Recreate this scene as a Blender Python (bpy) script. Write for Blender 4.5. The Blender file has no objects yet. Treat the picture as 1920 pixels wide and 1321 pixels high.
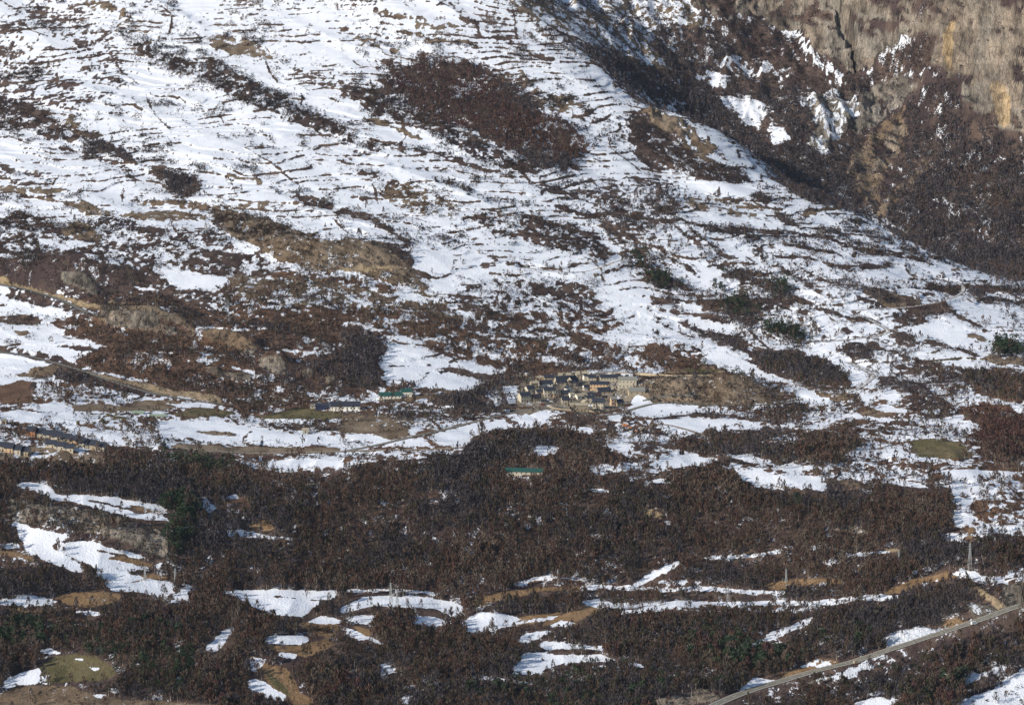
import bpy, math, random
import numpy as np
from mathutils import Vector, Matrix
R = math.radians
C = bpy.context.scene.collection
SC = bpy.context.scene
random.seed(7)
rng = np.random.default_rng(11)

# ------------------------------------------------------------------ camera
CAMZ = 550.0; PITCH = R(9.0); F = 5500.0; CX, CY = 960.0, 660.5
cam_d = bpy.data.cameras.new('camera'); cam = bpy.data.objects.new('camera', cam_d); C.objects.link(cam)
cam.location = (0, 0, CAMZ); cam.rotation_euler = (R(90) - PITCH, 0, 0)
cam_d.sensor_width = 36; cam_d.lens = 36 * F / 1920; cam_d.clip_start = 10; cam_d.clip_end = 30000
SC.camera = cam
# ------------------------------------------------------------------ sky, sun, exposure
SUN_EL, SUN_AZ = R(27), math.atan2(-0.88, -0.48)       # azimuth as x, y: the sun stands to the left, a little behind
w = bpy.data.worlds.new('World'); SC.world = w; w.use_nodes = True
nt = w.node_tree; nt.nodes.clear()
sky = nt.nodes.new('ShaderNodeTexSky'); sky.sky_type = 'NISHITA'; sky.sun_disc = False
sky.sun_elevation = SUN_EL; sky.sun_rotation = SUN_AZ; sky.altitude = 1200; sky.air_density = 1.3
bg = nt.nodes.new('ShaderNodeBackground'); bg.inputs['Strength'].default_value = 0.105
wo = nt.nodes.new('ShaderNodeOutputWorld')
nt.links.new(sky.outputs[0], bg.inputs[0]); nt.links.new(bg.outputs[0], wo.inputs[0])
sl = bpy.data.lights.new('sun', 'SUN'); sl.energy = 5.0; sl.angle = R(0.5); sl.color = (1, 0.92, 0.80)
so = bpy.data.objects.new('sun', sl); C.objects.link(so)
sd = Vector((math.sin(SUN_AZ) * math.cos(SUN_EL), math.cos(SUN_AZ) * math.cos(SUN_EL), math.sin(SUN_EL)))
so.rotation_euler = sd.to_track_quat('Z', 'Y').to_euler(); so.location = (-800, 1500, 1200)
SC.view_settings.view_transform = 'Standard'; SC.view_settings.look = 'None'
SC.view_settings.gamma = 1; SC.view_settings.use_curve_mapping = False
SC.view_settings.exposure = 0.07

# ------------------------------------------------------------------ numbers
def pix_dir(px, py):
    a = (np.asarray(px, float) - CX) / F; b = (CY - np.asarray(py, float)) / F
    s, c = math.sin(PITCH), math.cos(PITCH)
    return a, c + b * s, -s + b * c
def unproj(px, py, D):
    a, y, z = pix_dir(px, py)
    return a / y * D, D + 0 * a, CAMZ + z / y * D
def proj(x, y, z):
    s, c = math.sin(PITCH), math.cos(PITCH)
    zz = z - CAMZ; f = y * c - zz * s; u = y * s + zz * c
    return CX + F * x / f, CY - F * u / f
_tab = rng.random((512, 512)).astype(np.float32)
def vn(x, y, seed=0):
    x = x + seed * 37.17; y = y + seed * 91.73
    xi = np.floor(x).astype(np.int32); yi = np.floor(y).astype(np.int32)
    fx = (x - xi).astype(np.float32); fy = (y - yi).astype(np.float32)
    fx = fx * fx * (3 - 2 * fx); fy = fy * fy * (3 - 2 * fy)
    x0 = xi & 511; x1 = (xi + 1) & 511; y0 = yi & 511; y1 = (yi + 1) & 511
    return (_tab[y0, x0] * (1 - fx) + _tab[y0, x1] * fx) * (1 - fy) + (_tab[y1, x0] * (1 - fx) + _tab[y1, x1] * fx) * fy
def fbm(x, y, seed=0, o=4, g=0.5):
    s = 0; a = 1; t = 0
    for k in range(o):
        s = s + a * (vn(x * 2 ** k, y * 2 ** k, seed + k * 3) - 0.5); t += a; a *= g
    return s / t * 2

# ------------------------------------------------------------------ terrain control: picture row, distance, for columns of the valley
COLS = {
 -300: "1321 2260 1200 2400 1100 2510 1000 2620 930 2690 850 2850 770 3020 700 3200 620 3390 560 3490 460 3620 400 3770 300 4000 200 4230 100 4440 0 4650 -90 4850",
 0:    "1400 2130 1321 2250 1200 2400 1100 2500 1000 2620 930 2680 850 2850 770 3020 700 3200 620 3380 560 3480 460 3600 400 3750 300 3980 200 4200 100 4400 0 4600 -90 4800",
 320:  "1400 2130 1321 2250 1200 2380 1120 2500 1050 2600 980 2660 900 2780 850 2870 830 2920 780 3060 740 3160 680 3260 600 3370 540 3480 470 3590 400 3740 300 3960 200 4170 100 4370 0 4570 -90 4760",
 640:  "1400 2120 1321 2240 1200 2390 1130 2500 1100 2560 1050 2620 950 2720 880 2820 830 2960 780 3080 740 3170 680 3270 600 3390 500 3560 400 3740 300 3950 200 4150 100 4340 0 4530 -90 4700",
 960:  "1400 2120 1321 2230 1250 2330 1180 2430 1120 2530 1050 2610 950 2710 880 2800 840 2900 790 3050 740 3190 700 3290 650 3370 550 3520 450 3680 350 3880 250 4090 150 4280 50 4440 -20 4560",
 1280: "1400 2110 1321 2220 1230 2330 1160 2440 1110 2540 1060 2590 950 2700 890 2790 850 2890 800 3030 770 3120 750 3180 700 3300 650 3400 600 3500 500 3660 400 3850 345 4000 260 4150 215 4240",
 1600: "1400 2100 1321 2210 1250 2280 1160 2390 1120 2460 1060 2550 950 2680 900 2750 860 2850 800 3020 740 3180 680 3320 600 3480 500 3700 440 3870 400 4030",
 1920: "1400 2080 1321 2190 1240 2260 1140 2340 1100 2380 1060 2480 980 2620 900 2760 850 2880 780 3040 700 3240 620 3470 560 3690 530 3850",
 2250: "1321 2190 1240 2260 1100 2380 980 2620 850 2880 700 3240 620 3500 590 3750",
}
pts = []
for c_, s_ in COLS.items():
    v_ = [float(t) for t in s_.split()]
    for i in range(0, len(v_), 2): pts.append(unproj(c_, v_[i], v_[i + 1]))
for p_ in [(1100,110,4380),(1200,190,4290),(1340,240,4220),(1500,362,4090),(1740,468,3950),
          (1050,-30,4800),(1150,50,4690),(1300,0,4830),(1300,130,4650),(1400,0,4830),(1400,100,4720),(1400,200,4560),(1400,250,4470),
          (1500,60,4780),(1500,300,4350),(1500,200,4520),(1560,370,4270),(1600,390,4230),(1600,300,4400),(1600,200,4560),(1600,130,4650),(1600,0,4710),(1600,-90,4740),
          (1700,420,4200),(1700,300,4390),(1700,200,4520),(1700,120,4600),(1700,0,4660),(1700,-90,4700),
          (1800,450,4150),(1800,340,4290),(1800,230,4420),(1810,200,4435),(1800,100,4480),(1800,0,4530),(1800,-90,4580),
          (1920,500,4080),(1920,380,4220),(1920,270,4340),(1920,240,4355),(1920,100,4400),(1920,0,4440),(1920,-90,4490),(1300,-90,4950),(1450,-90,4900),
          (2200,500,4000),(2200,270,4260),(2200,0,4360),(2200,-90,4420),(1050,-120,4990)]:
    pts.append(unproj(*p_))
for (px, D, z) in [(1740,4060,38),(1920,3960,28),(1620,4130,62),(1500,4220,118),(2200,3880,24),(1340,4350,160)]:
    pts.append((np.float64((px - CX) / F * D), D, z))
P = np.array([[float(a), float(b), float(c)] for a, b, c in pts]) / 1000.0
def tps(r2): return np.where(r2 > 1e-12, r2 * np.log(np.maximum(r2, 1e-12)), 0.0)
n = len(P); A = np.zeros((n + 3, n + 3))
d2 = ((P[:, None, :2] - P[None, :, :2]) ** 2).sum(-1)
A[:n, :n] = tps(d2) + np.eye(n) * 2e-4
A[:n, n] = A[n, :n] = 1; A[:n, n + 1:] = P[:, :2]; A[n + 1:, :n] = P[:, :2].T
W_ = np.linalg.solve(A, np.r_[P[:, 2], 0, 0, 0])
# fan grid: every column a line of sight, every row a distance
NU, ND = 1120, 1520
U = np.linspace(-1210 / F, 1210 / F, NU); DD = np.linspace(2060, 4990, ND)
cu = np.linspace(U[0], U[-1], 180); cd = np.linspace(DD[0], DD[-1], 260)
gx = (cu[None, :] * cd[:, None]).ravel() / 1000; gy = np.repeat(cd, 180) / 1000
zc = W_[n] + W_[n + 1] * gx + W_[n + 2] * gy
for i in range(n): zc += W_[i] * tps((gx - P[i, 0]) ** 2 + (gy - P[i, 1]) ** 2)
zc = (zc * 1000).reshape(260, 180)
iu = np.interp(U, cu, np.arange(180)); idd = np.interp(DD, cd, np.arange(260))
def cub(A_, t, ax):                                   # Catmull-Rom upsampling, no facets
    i = np.clip(np.floor(t).astype(int), 0, A_.shape[ax] - 2); f = t - i; m = A_.shape[ax] - 1
    g = lambda k: np.take(A_, np.clip(i + k, 0, m), axis=ax)
    f = f[:, None] if ax == 0 else f[None, :]
    return 0.5 * (2 * g(0) + (g(1) - g(-1)) * f + (2 * g(-1) - 5 * g(0) + 4 * g(1) - g(2)) * f ** 2 + (3 * g(0) - g(-1) - 3 * g(1) + g(2)) * f ** 3)
ZS = cub(cub(zc, idd, 0), iu, 1)
Y = np.repeat(DD[:, None], NU, 1); X = U[None, :] * DD[:, None]
def bump(px, py, D, rx, ry, h, p=2.0, rot=0.0):
    """a hillock rx by ry metres, h high, p sharper sides; over the line of sight px, at distance D"""
    global ZS
    x0 = (px - CX) / F * D
    a = (X - x0) * math.cos(rot) + (Y - D) * math.sin(rot); b = -(X - x0) * math.sin(rot) + (Y - D) * math.cos(rot)
    r = (np.abs(a) / rx) ** p + (np.abs(b) / ry) ** p
    ZS = ZS + h * np.exp(-r)
# hillocks and outcrops (line of sight, distance, radii, height)
bump(255, 600, 3375, 50, 20, 17, 2.4); bump(130, 500, 3530, 60, 26, 21, 2.4)
bump(510, 690, 3262, 16, 8, 14, 3); bump(575, 690, 3235, 12, 8, 9, 3); bump(460, 690, 3300, 14, 9, 12, 3); bump(620, 700, 3215, 10, 8, 6, 3)
bump(450, 640, 3330, 75, 20, 14, 2.4); bump(320, 680, 3260, 70, 24, 9, 2.4)
bump(1310, 720, 3215, 80, 34, 20, 2.2); bump(620, 490, 3610, 110, 40, 15, 2.4); bump(1000, 650, 3370, 90, 25, 8)
bump(850, 250, 4080, 120, 60, 10); bump(1240, 640, 3400, 60, 30, 9)
bump(1820, 1075, 2475, 50, 22, 14, 2.2); bump(260, 1010, 2620, 60, 12, 7, 2.6); bump(1560, 560, 3560, 70, 30, 8)
# long spurs running down to the right, folds, small relief
ar = X * 0.74 + Y * 0.67; al = X * 0.67 - Y * 0.74
up = np.clip((Y - 3350) / 500, 0, 1)
ZS = ZS + up * 9 * fbm(ar / 130, al / 700, 5, 3) + up * 2.2 * (1 - np.abs(fbm(ar / 60, al / 300, 9, 2)) * 2)
ZS = ZS + 5.0 * fbm(X / 120, Y / 90, 1, 3)
low_ = np.clip((3050 - Y) / 200, 0, 1); ZS = ZS + low_ * (4.5 * fbm(X / 48, Y / 150, 13, 3) + 2 * (.5 - np.abs(fbm(X / 30, Y / 120, 17, 2))))
far = np.clip((Y - 4660 + X / Y * 4300) / 60, 0, 1) * (X / Y > 0.0)      # the mountain behind the side valley
rk = np.clip((ZS - 150) / 100, 0, 1) * far
ZS = ZS + rk * (22 * fbm(X / 75 + ZS / 160, Y / 300, 21, 4, 0.6) + 16 * (0.5 - np.abs(fbm(X / 48 - ZS / 110, Y / 160, 33, 3))))
# the narrow slot of the gorge
def slot(line, wd, dp):
    global ZS
    wob = 3 * fbm(X / 9, ZS / 9, 151, 2)
    for (a, D0), (b, D1) in zip(line[:-1], line[1:]):
        x0, x1 = (a - CX) / F * D0, (b - CX) / F * D1
        m = (Y > min(D0, D1) - 40) & (Y < max(D0, D1) + 40) & (np.abs(X - (x0 + x1) / 2) < 120)
        t = np.clip(((X - x0) * (x1 - x0) + (Y - D0) * (D1 - D0)) / ((x1 - x0) ** 2 + (D1 - D0) ** 2), 0, 1)
        d = np.hypot(X + wob - x0 - t * (x1 - x0), Y - D0 - t * (D1 - D0))
        ZS = np.where(m, np.minimum(ZS, ZS - dp * np.exp(-(d / wd) ** 4)), ZS)
def face(px, py):                                     # distance of the far face along a line of sight
    a, y, zz = pix_dir(px, py); i = int((a / y - U[0]) / (U[1] - U[0])); ray = CAMZ + zz / y * DD
    ok = (ZS[:, i] >= ray) & (DD > 4250); return DD[np.argmax(ok)] if ok.any() else 4700.
for (a_, b_, w0) in [((1604, 136), (1596, 112), 1.6), ((1596, 112), (1600, 96), 2.5), ((1600, 96), (1590, 86), 4.5), ((1592, 84), (1588, 68), 3), ((1590, 70), (1574, 58), 6), ((1572, 58), (1569, 36), 5), ((1570, 40), (1548, 14), 2.5), ((1574, 40), (1582, -5), 2.5)]:
    slot([(a_[0], face(*a_)), (b_[0], face(*b_) + 1)], w0, 24)

# ------------------------------------------------------------------ ground cover, zones traced on the valley
Hh, Ww = 1321, 1920
CH = {k: np.zeros((Hh, Ww), np.float32) for k in 'SCFKHT'}
def poly_mask(p):
    xs = p[:, 0]; ys = p[:, 1]
    x0, x1 = int(max(0, xs.min())), int(min(Ww, xs.max() + 2)); y0, y1 = int(max(0, ys.min())), int(min(Hh, ys.max() + 2))
    if x1 <= x0 or y1 <= y0: return None
    gy, gx = np.mgrid[y0:y1, x0:x1]; m = np.zeros(gx.shape, bool); j = len(p) - 1
    for i in range(len(p)):
        xi, yi = p[i]; xj, yj = p[j]
        if yi != yj:
            m ^= ((yi > gy) != (yj > gy)) & (gx < (xj - xi) * (gy - yi) / (yj - yi) + xi)
        j = i
    return y0, y1, x0, x1, m
def smooth(p):                                        # Chaikin: no straight-cut corners
    q = np.roll(p, -1, 0); return np.stack([p * .86 + q * .14, p * .14 + q * .86], 1).reshape(-1, 2)
def rd(s, ox=0, oy=0, k=1.0):
    v = [float(t) for t in s.replace(',', ' ').split()]
    p = np.array(v).reshape(-1, 2); return np.stack([ox + p[:, 0] * k, oy + p[:, 1] * k], 1)
def z(s, ox=0, oy=0, k=1.0, **kw):
    r = poly_mask(smooth(rd(s, ox, oy, k)))
    if r is None: return
    y0, y1, x0, x1, m = r
    for c_, v_ in kw.items(): CH[c_][y0:y1, x0:x1][m] = v_
def ln(s, wd, ox=0, oy=0, k=1.0, **kw):               # a band wd wide along a line
    p = rd(s, ox, oy, k); x0, x1 = int(max(0, p[:, 0].min() - wd)), int(min(Ww, p[:, 0].max() + wd)); y0, y1 = int(max(0, p[:, 1].min() - wd)), int(min(Hh, p[:, 1].max() + wd))
    if x1 <= x0 or y1 <= y0: return
    gy, gx = np.mgrid[y0:y1, x0:x1]; d = np.full(gx.shape, 1e9)
    for a, b in zip(p[:-1], p[1:]):
        v = b - a; t = np.clip(((gx - a[0]) * v[0] + (gy - a[1]) * v[1]) / max(1e-6, (v ** 2).sum()), 0, 1)
        d = np.minimum(d, np.hypot(gx - a[0] - t * v[0], (gy - a[1] - t * v[1])))
    for c_, v_ in kw.items(): CH[c_][y0:y1, x0:x1][d < wd / 2] = v_
def A_(s, **k): z(s, 0, 0, 1 / 3, **k)
def B_(s, **k): z(s, 640, 0, 1 / 3, **k)
def C_(s, **k): z(s, 1280, 0, 1 / 3, **k)
def D_(s, **k): z(s, 0, 440, 1 / 3, **k)
def E_(s, **k): z(s, 640, 440, 1 / 3, **k)
def F_(s, **k): z(s, 1280, 440, 1 / 3, **k)
def G_(s, **k): z(s, 0, 880, 1 / 3, **k)
def H_(s, **k): z(s, 640, 880, 1 / 3, **k)
def I_(s, **k): z(s, 1280, 880, 1 / 3, **k)
SNOW = dict(S=1.5, F=0, H=0.03, T=0); PATCH = dict(S=1.15, F=0, H=.1, T=.3)
TAN = dict(S=-.3, C=0, F=0, H=.1, T=0); OLV = dict(S=-.4, C=5, F=0, H=.02, T=0); ORG = dict(S=-.2, C=1, F=0, H=.15, T=0)
WOOD = dict(S=.12, C=2, F=.95, K=0, H=.3, T=0); BRUSH = dict(S=.3, C=2, F=.1, K=0, H=.8, T=.2); HEDGE = dict(S=.1, C=2, F=.8, K=2, H=.6, T=0)
CH['S'][:] = 1.0; CH['H'][:] = .3; CH['T'][:] = .85; CH['C'][:] = 2
CH['S'][715:] = .58; CH['C'][715:] = 1; CH['H'][715:] = .55; CH['F'][715:] = .2; CH['T'][715:] = 1
z("1150,330 1240,345 1500,380 1740,465 1930,530 1930,720 1500,720 1300,640 1180,520 1120,420", S=.84, C=2, H=.45, F=.08, K=2, T=1)
# --- upper left snow slope
z("-9,-9 120,-9 200,60 260,140 200,200 -9,210", S=.74, H=.3, C=2)
z("-9,180 45,190 110,225 155,268 100,262 40,245 -9,238", S=.2, H=.8, C=2, T=.2)
z("215,40 330,100 400,130 470,165 560,200 640,235 700,262 720,290 640,262 560,232 480,200 400,165 330,130 240,85", S=.42, H=1.3, C=2, T=.2)
z("170,-9 230,20 300,80 330,120 290,95 230,50 160,15", S=.6, H=.5, C=0)
z("380,105 440,135 500,165 560,200 540,190 470,170 400,140", S=.3, H=1.3, C=2, T=0)
z("392,66 450,70 500,92 545,112 510,118 450,108 405,92", S=.15, H=.5, C=0, T=0)
z("540,118 600,130 660,150 720,190 690,205 620,170 550,135", S=.6, H=.5, C=2)
z("300,-9 560,-9 640,30 760,40 860,60 900,80 760,75 600,60 420,40", S=.93, H=.1, T=.5)
z("560,-9 960,-9 1080,90 1000,80 860,40 740,20 600,25", S=.9, H=.2, T=.6)
ln("640,56 700,80 760,110 820,120 900,150", 9, S=.4, C=0, H=.3)
ln("700,22 760,28 800,50 860,55", 8, S=.3, C=0, H=.2)
ln("760,60 800,75 890,82", 7, S=.3, C=0, H=.3)
ln("770,0 850,18 900,60 950,75 1000,100 1060,120", 7, S=.3, C=2, H=.5)
ln("130,218 150,245 160,262", 12, S=0, C=0, H=.8)
z("0,345 80,350 140,355 110,362 40,362 -9,355", S=.3, C=0, H=.1)
z("60,365 110,372 160,385 120,382 80,375", S=.1, C=0, H=0)
z("110,382 160,378 215,400 180,408 150,395", S=.0, C=0, H=0)
z("220,400 300,395 370,402 400,412 300,415 240,408", S=.15, C=0, H=0, T=.6)
z("235,420 290,422 300,430 250,430", S=.0, C=0, H=0)
z("240,380 330,375 420,385 500,372 560,380 500,388 400,395 300,388", S=.45, C=0, H=.1)
ln("430,330 490,340", 9, S=0, C=0)
ln("80,278 160,285 240,318 250,340", 5, S=.2, C=2, H=.8)
ln("700,262 800,285 860,300 960,330", 8, S=.4, C=2, H=.6)
A_("470,760 560,750 600,800 700,850 780,930 720,920 600,860 530,900 470,900", S=.2, F=.9, K=2)
A_("830,910 900,930 1000,970 1100,980 1130,1110 980,1120 920,1040 850,960", S=.2, F=.9, K=2)
A_("1640,1060 1720,1100 1880,1140 1920,1170 1740,1160 1640,1110", S=.3, F=.5, K=2)
A_("1180,1160 1260,1180 1240,1280 1190,1300", S=.1, F=.7, K=2)
# the rust wood on the snow slope and its surrounds
z("640,160 720,175 790,215 850,235 960,290 980,300 1010,330 930,310 850,270 770,240 700,210", S=.35, H=1.2, C=2, T=.2)
z("690,215 740,240 800,265 760,258 700,232", S=0, C=0, H=.5)
z("880,120 960,140 1040,170 1100,200 1150,230 1200,240 1240,260 1180,262 1100,225 1000,200 930,160", S=.5, H=.6, C=2)
B_("960,400 1100,420 1200,520 1330,600 1300,650 1180,620 1080,560 1040,460", S=.35, C=0, H=.5)
B_("1640,600 1750,620 1900,700 2050,800 2200,920 2300,1000 2280,1040 2100,1030 1900,960 1760,960 1640,880 1560,760", S=.12, C=2, H=.9, T=.1)
B_("1700,590 1800,620 1920,700 2060,790 2200,900 2160,930 2020,880 1900,780 1780,690", S=-.2, C=0, H=.25, T=0)
C_("0,740 160,880 60,820 -60,700", S=1.1, H=.1)
C_("180,850 330,945 250,920 180,880", S=1.1)
B_("1540,820 1600,800 1660,820 1640,850 1550,850", **SNOW)
B_("1560,880 1620,880 1600,900", **SNOW)
WD = dict(S=.1, C=2, F=1.0, K=1, H=.2, T=0)
B_("210,340 290,330 340,370 440,360 390,330 430,290 520,300 620,330 700,330 740,370 880,410 900,450 1010,480 1060,540 1130,600 1150,660 1290,680 1370,780 1400,880 1290,900 1120,850 1060,850 1000,870 900,820 780,760 640,700 520,680 420,650 370,600 280,560 230,500 240,420", **WD)
B_("890,400 1010,440 1120,540 1150,650 1040,640 960,540 900,480", K=2)
B_("1010,870 1080,840 1200,880 1330,900 1360,960 1280,960 1200,930 1110,960 1030,930", **HEDGE)
B_("180,490 260,510 380,590 420,650 300,620 200,560", S=.3, F=.5, K=2)
# centre speckle
B_("200,1040 330,1020 520,1060 620,1120 660,1220 560,1250 420,1200 240,1150", S=.45, C=0, H=.6, T=.3)
B_("720,1200 860,1180 1080,1220 1340,1280 1500,1380 1480,1480 1300,1420 1100,1380 900,1320 780,1290", S=.45, C=2, H=.7, T=.4)
B_("40,940 140,960 260,990 300,1040 200,1010 100,980", S=.3, C=2, H=.7)
B_("500,1010 640,1010 690,1030 600,1040", S=.2, C=2, H=.6)
ln("640,395 700,410 740,440 760,455 800,480", 12, S=.1, C=2, H=.8, F=.3, K=2)
ln("1000,345 1080,370 1140,385 1220,410 1300,450 1330,480", 8, S=.2, C=2, H=.8, F=.4, K=2)
# left middle
z("-9,300 120,330 60,345 -9,340", S=.7, H=.2)
z("-9,420 60,400 110,430 200,400 300,430 400,430 420,440 520,500 560,560 420,600 300,560 200,560 100,545 -9,500", S=.45, C=2, H=.8, T=.3)
z("-9,410 40,395 100,420 110,470 60,500 -9,510", S=.35, C=2, H=.9)
z("120,420 150,412 180,420 185,450 140,450 115,435", S=.0, C=0, H=.9)
D_("220,300 560,380 520,400 380,330 0,240 0,150 120,60 300,100 420,90 540,150 680,160 820,220 880,250 860,300 760,300 620,360 560,380", S=.08, C=2, H=.9, T=0, F=.15)
D_("330,200 520,230 560,350 430,300 340,270", S=-.2, C=3, H=.6, F=0)
D_("520,260 640,300 600,380 530,370", S=0, F=.7, K=2)
D_("880,195 1050,205 1180,235 1360,245 1290,300 1230,325 1100,310 990,295 930,240", **SNOW)
D_("225,15 300,30 370,50 460,45 510,70 440,80 340,75 240,40", **PATCH)
D_("1255,75 1330,65 1440,90 1400,105 1270,95", **PATCH)
D_("740,280 880,300 860,320 760,300", **PATCH)
D_("1260,390 1330,370 1440,420 1400,430 1270,425", **PATCH)
D_("1340,370 1500,395 1700,420 1860,440 1840,460 1700,470 1560,440 1400,400", S=.9, H=.3)
ln("1370,300 1600,320 1920,300", 14, 0, 440, 1/3, S=.8, C=2, H=.4)
ln("1500,180 1640,230 1800,220 1920,240", 14, 0, 440, 1/3, S=.8, C=2, H=.4)
z("395,395 440,393 480,408 520,418 570,440 640,450 700,450 740,468 762,490 775,510 800,532 812,550 760,538 700,520 650,508 590,515 560,498 520,490 480,465 430,440 400,432", S=.02, C=0, H=1.0, T=.1, F=0)
z("395,400 420,405 415,440 400,430", C=2, H=1, F=.3)
z("640,500 720,497 760,503 700,509 650,510", S=-.3, C=6, H=.1)
# the middle belt of brown scrub and crags
z("400,560 430,530 520,510 640,512 760,540 860,560 960,560 1060,600 1120,640 1180,650 1280,640 1330,690 1200,700 1080,690 1010,700 940,695 860,670 760,650 700,640 560,620 420,610", S=.26, C=1, H=.9, T=.3, F=.25)
z("420,515 600,520 700,545 820,545 940,580 860,600 700,575 560,575 440,560", S=.35, C=0, H=.6, T=.5)
z("130,560 300,540 420,600 620,600 700,640 720,700 680,740 560,745 400,750 300,720 180,690 140,680 200,650 120,610", S=.14, C=1, H=1, T=.3, F=.35)
D_("560,400 640,360 760,350 900,370 1000,420 1080,500 1100,560 1000,570 880,540 760,530 640,510 560,480", S=-.1, C=0, H=1.1, F=.12)
D_("640,350 760,345 900,370 1020,430 980,450 860,400 740,375 660,385", S=.15, C=2, H=1.3, F=.3)
D_("880,470 1000,500 1080,560 1000,560 900,520", S=0, C=1, H=1.2, F=.3)
D_("560,430 640,400 720,400 860,440 890,500 820,530 700,520 600,500", S=-.4, C=4, H=.1)
D_("720,450 860,450 880,500 820,530 740,520", S=-.4, C=3, H=.05)
D_("900,500 980,520 1000,570 940,560", C=3, H=.2)
D_("1130,520 1300,530 1400,580 1440,640 1340,640 1160,580", S=-.2, C=0, H=.6, F=0)
D_("1460,700 1540,680 1600,720 1600,780 1540,780 1450,740", S=-.4, C=3, H=.05, F=0)
D_("1350,650 1430,640 1420,680 1360,680", S=-.4, C=3, H=.1, F=0)
D_("1680,760 1740,740 1770,790 1700,800", S=-.3, C=3, H=.2, F=0)
D_("1830,790 1880,780 1890,830 1840,830", S=-.3, C=3, H=.2, F=0)
D_("1140,740 1240,760 1400,780 1420,830 1280,810 1150,780", S=-.2, C=4, H=.5, F=0)
D_("980,370 1080,380 1160,460 1120,500 1060,470", S=0, F=.9, K=2, H=.4)
D_("1130,620 1230,640 1210,650 1140,632", **PATCH)
D_("1040,700 1230,708 1220,718 1050,712", **PATCH)
D_("1470,630 1600,645 1900,660 1880,668 1620,658 1480,640", **PATCH)
D_("1270,735 1440,770 1430,775 1300,755", **PATCH)
D_("1110,515 1300,525 1450,530 1420,540 1200,528 1110,525", S=.9)
# left valley: road cut, fields
D_("0,235 120,255 300,320 560,395 560,420 420,380 240,310 0,262", S=-.4, C=6, H=.05, F=0, T=0)
D_("0,262 240,320 420,390 560,430 480,470 300,420 0,300", S=.4, C=2, H=.6, F=0)
D_("0,270 120,290 220,315 120,310 0,290", **SNOW)
D_("0,360 160,400 330,430 440,450 330,460 200,445 80,400 0,380", **SNOW)
D_("0,330 220,350 440,400 300,420 100,370", S=.3, C=2, H=.8)
D_("0,460 160,450 260,480 240,510 0,490", S=.1, C=2, H=.9, F=.4, K=2)
D_("180,470 340,470 560,580 640,630 500,610 380,560 260,500", S=.2, C=1, H=.7, F=.2)
D_("0,495 160,510 300,540 400,590 300,600 180,570 120,600 0,600", **PATCH)
D_("60,545 150,545 160,565 90,572", **TAN)
D_("90,600 300,590 430,585 640,630 500,630 330,640 180,620", **PATCH)
D_("200,660 400,640 560,655 440,665 410,710 300,700", **SNOW)
D_("280,625 480,630 600,650 500,652 340,640", S=.1, C=2, H=.7)
D_("0,620 180,645 380,700 420,730 300,740 150,700 0,670", S=.2, C=2, H=.4, F=0)
D_("0,675 120,700 260,735 160,745 0,725", **PATCH)
D_("60,790 200,750 320,740 340,780 220,800 120,800", **TAN)
D_("0,765 100,755 220,750 120,775 40,800 0,800", **PATCH)
D_("0,800 180,810 80,825 0,850", **SNOW)
D_("0,850 100,825 190,825 200,880 130,930 80,950 0,945", S=-.4, C=8, F=0, H=0, T=0)
D_("420,690 640,630 900,660 1100,720 1240,860 1200,890 1000,880 820,830 640,780 480,750 420,730", S=.04, C=1, H=.9, F=.35, T=0)
D_("330,720 420,730 560,800 720,830 900,880 860,910 700,890 520,850 380,830 300,800", S=.05, C=2, H=.9, F=.8, K=2, T=0)
D_("480,760 640,800 800,840 1000,880 1160,890 1240,920 1230,945 1080,920 880,890 700,840 520,785", S=-.4, C=6, H=.04, F=0, T=0)
D_("210,840 340,850 500,870 720,890 700,900 500,890 380,880 360,900 560,925 900,930 1000,945 700,945 520,935 300,905 220,870", S=.85, H=.2, T=.5, C=0)
D_("140,950 340,950 400,985 300,1000 200,985", **SNOW)
D_("380,955 560,945 720,965 760,940 1000,930 1020,960 900,990 760,1000 620,985 440,1000", S=-.2, C=0, F=0, H=.05, T=0)
D_("920,940 1060,950 1140,935 1220,960 1100,975 1000,970", **SNOW)
D_("960,1010 1100,970 1260,975 1330,1010 1200,1020 1060,1025", **OLV)
D_("0,1000 120,985 290,1005 240,1055 120,1050 0,1020", **SNOW)
D_("360,1000 420,990 440,1020 360,1060 250,1060 300,1030", **SNOW)
D_("440,1020 620,990 740,1020 800,1050 700,1040 560,1060 400,1060", S=.7, C=5, H=.05, T=.8)
D_("350,1060 480,1080 680,1150 720,1175 640,1190 500,1120 400,1090", **SNOW)
D_("560,1080 800,1060 850,1080 840,1130 720,1170 600,1110", S=.75, C=0, H=.05, T=.5)
D_("880,1050 1000,1045 1200,1050 1420,1080 1600,1120 1760,1130 1820,1180 1700,1180 1440,1150 1300,1170 1100,1140 960,1140 920,1140", **SNOW)
D_("840,1050 900,1130 920,1150 860,1100", S=0, C=2, H=.6, F=.3)
D_("1100,1100 1300,1105 1340,1120 1250,1120 1110,1112", S=-.3, C=0, H=.2)
D_("1380,1110 1430,1090 1390,1140 1370,1150", S=0, C=2, F=.7, K=2)
D_("680,1180 840,1140 1000,1150 1200,1180 1100,1190 900,1180 740,1190", S=.5, C=2, H=.6, F=.3)
D_("1480,1040 1740,1050 1760,1055 1600,1060 1480,1050", **PATCH)
D_("1280,980 1340,900 1500,860 1700,830 1740,960 1640,1000 1380,1020", S=.25, C=1, H=.7, F=.45, T=.3)
D_("1560,840 1600,860 1560,900 1540,880", **PATCH)
D_("1600,850 1740,900 1920,890 1880,905 1740,910", S=.7)
D_("1400,1020 1700,970 1780,985 1920,1000 1920,1030 1740,1030 1500,1035", **OLV)
D_("1500,1060 1700,1060 1920,1050 1920,1100 1700,1090 1560,1100", S=.2, C=2, H=.6, F=.2, T=.3)
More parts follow.
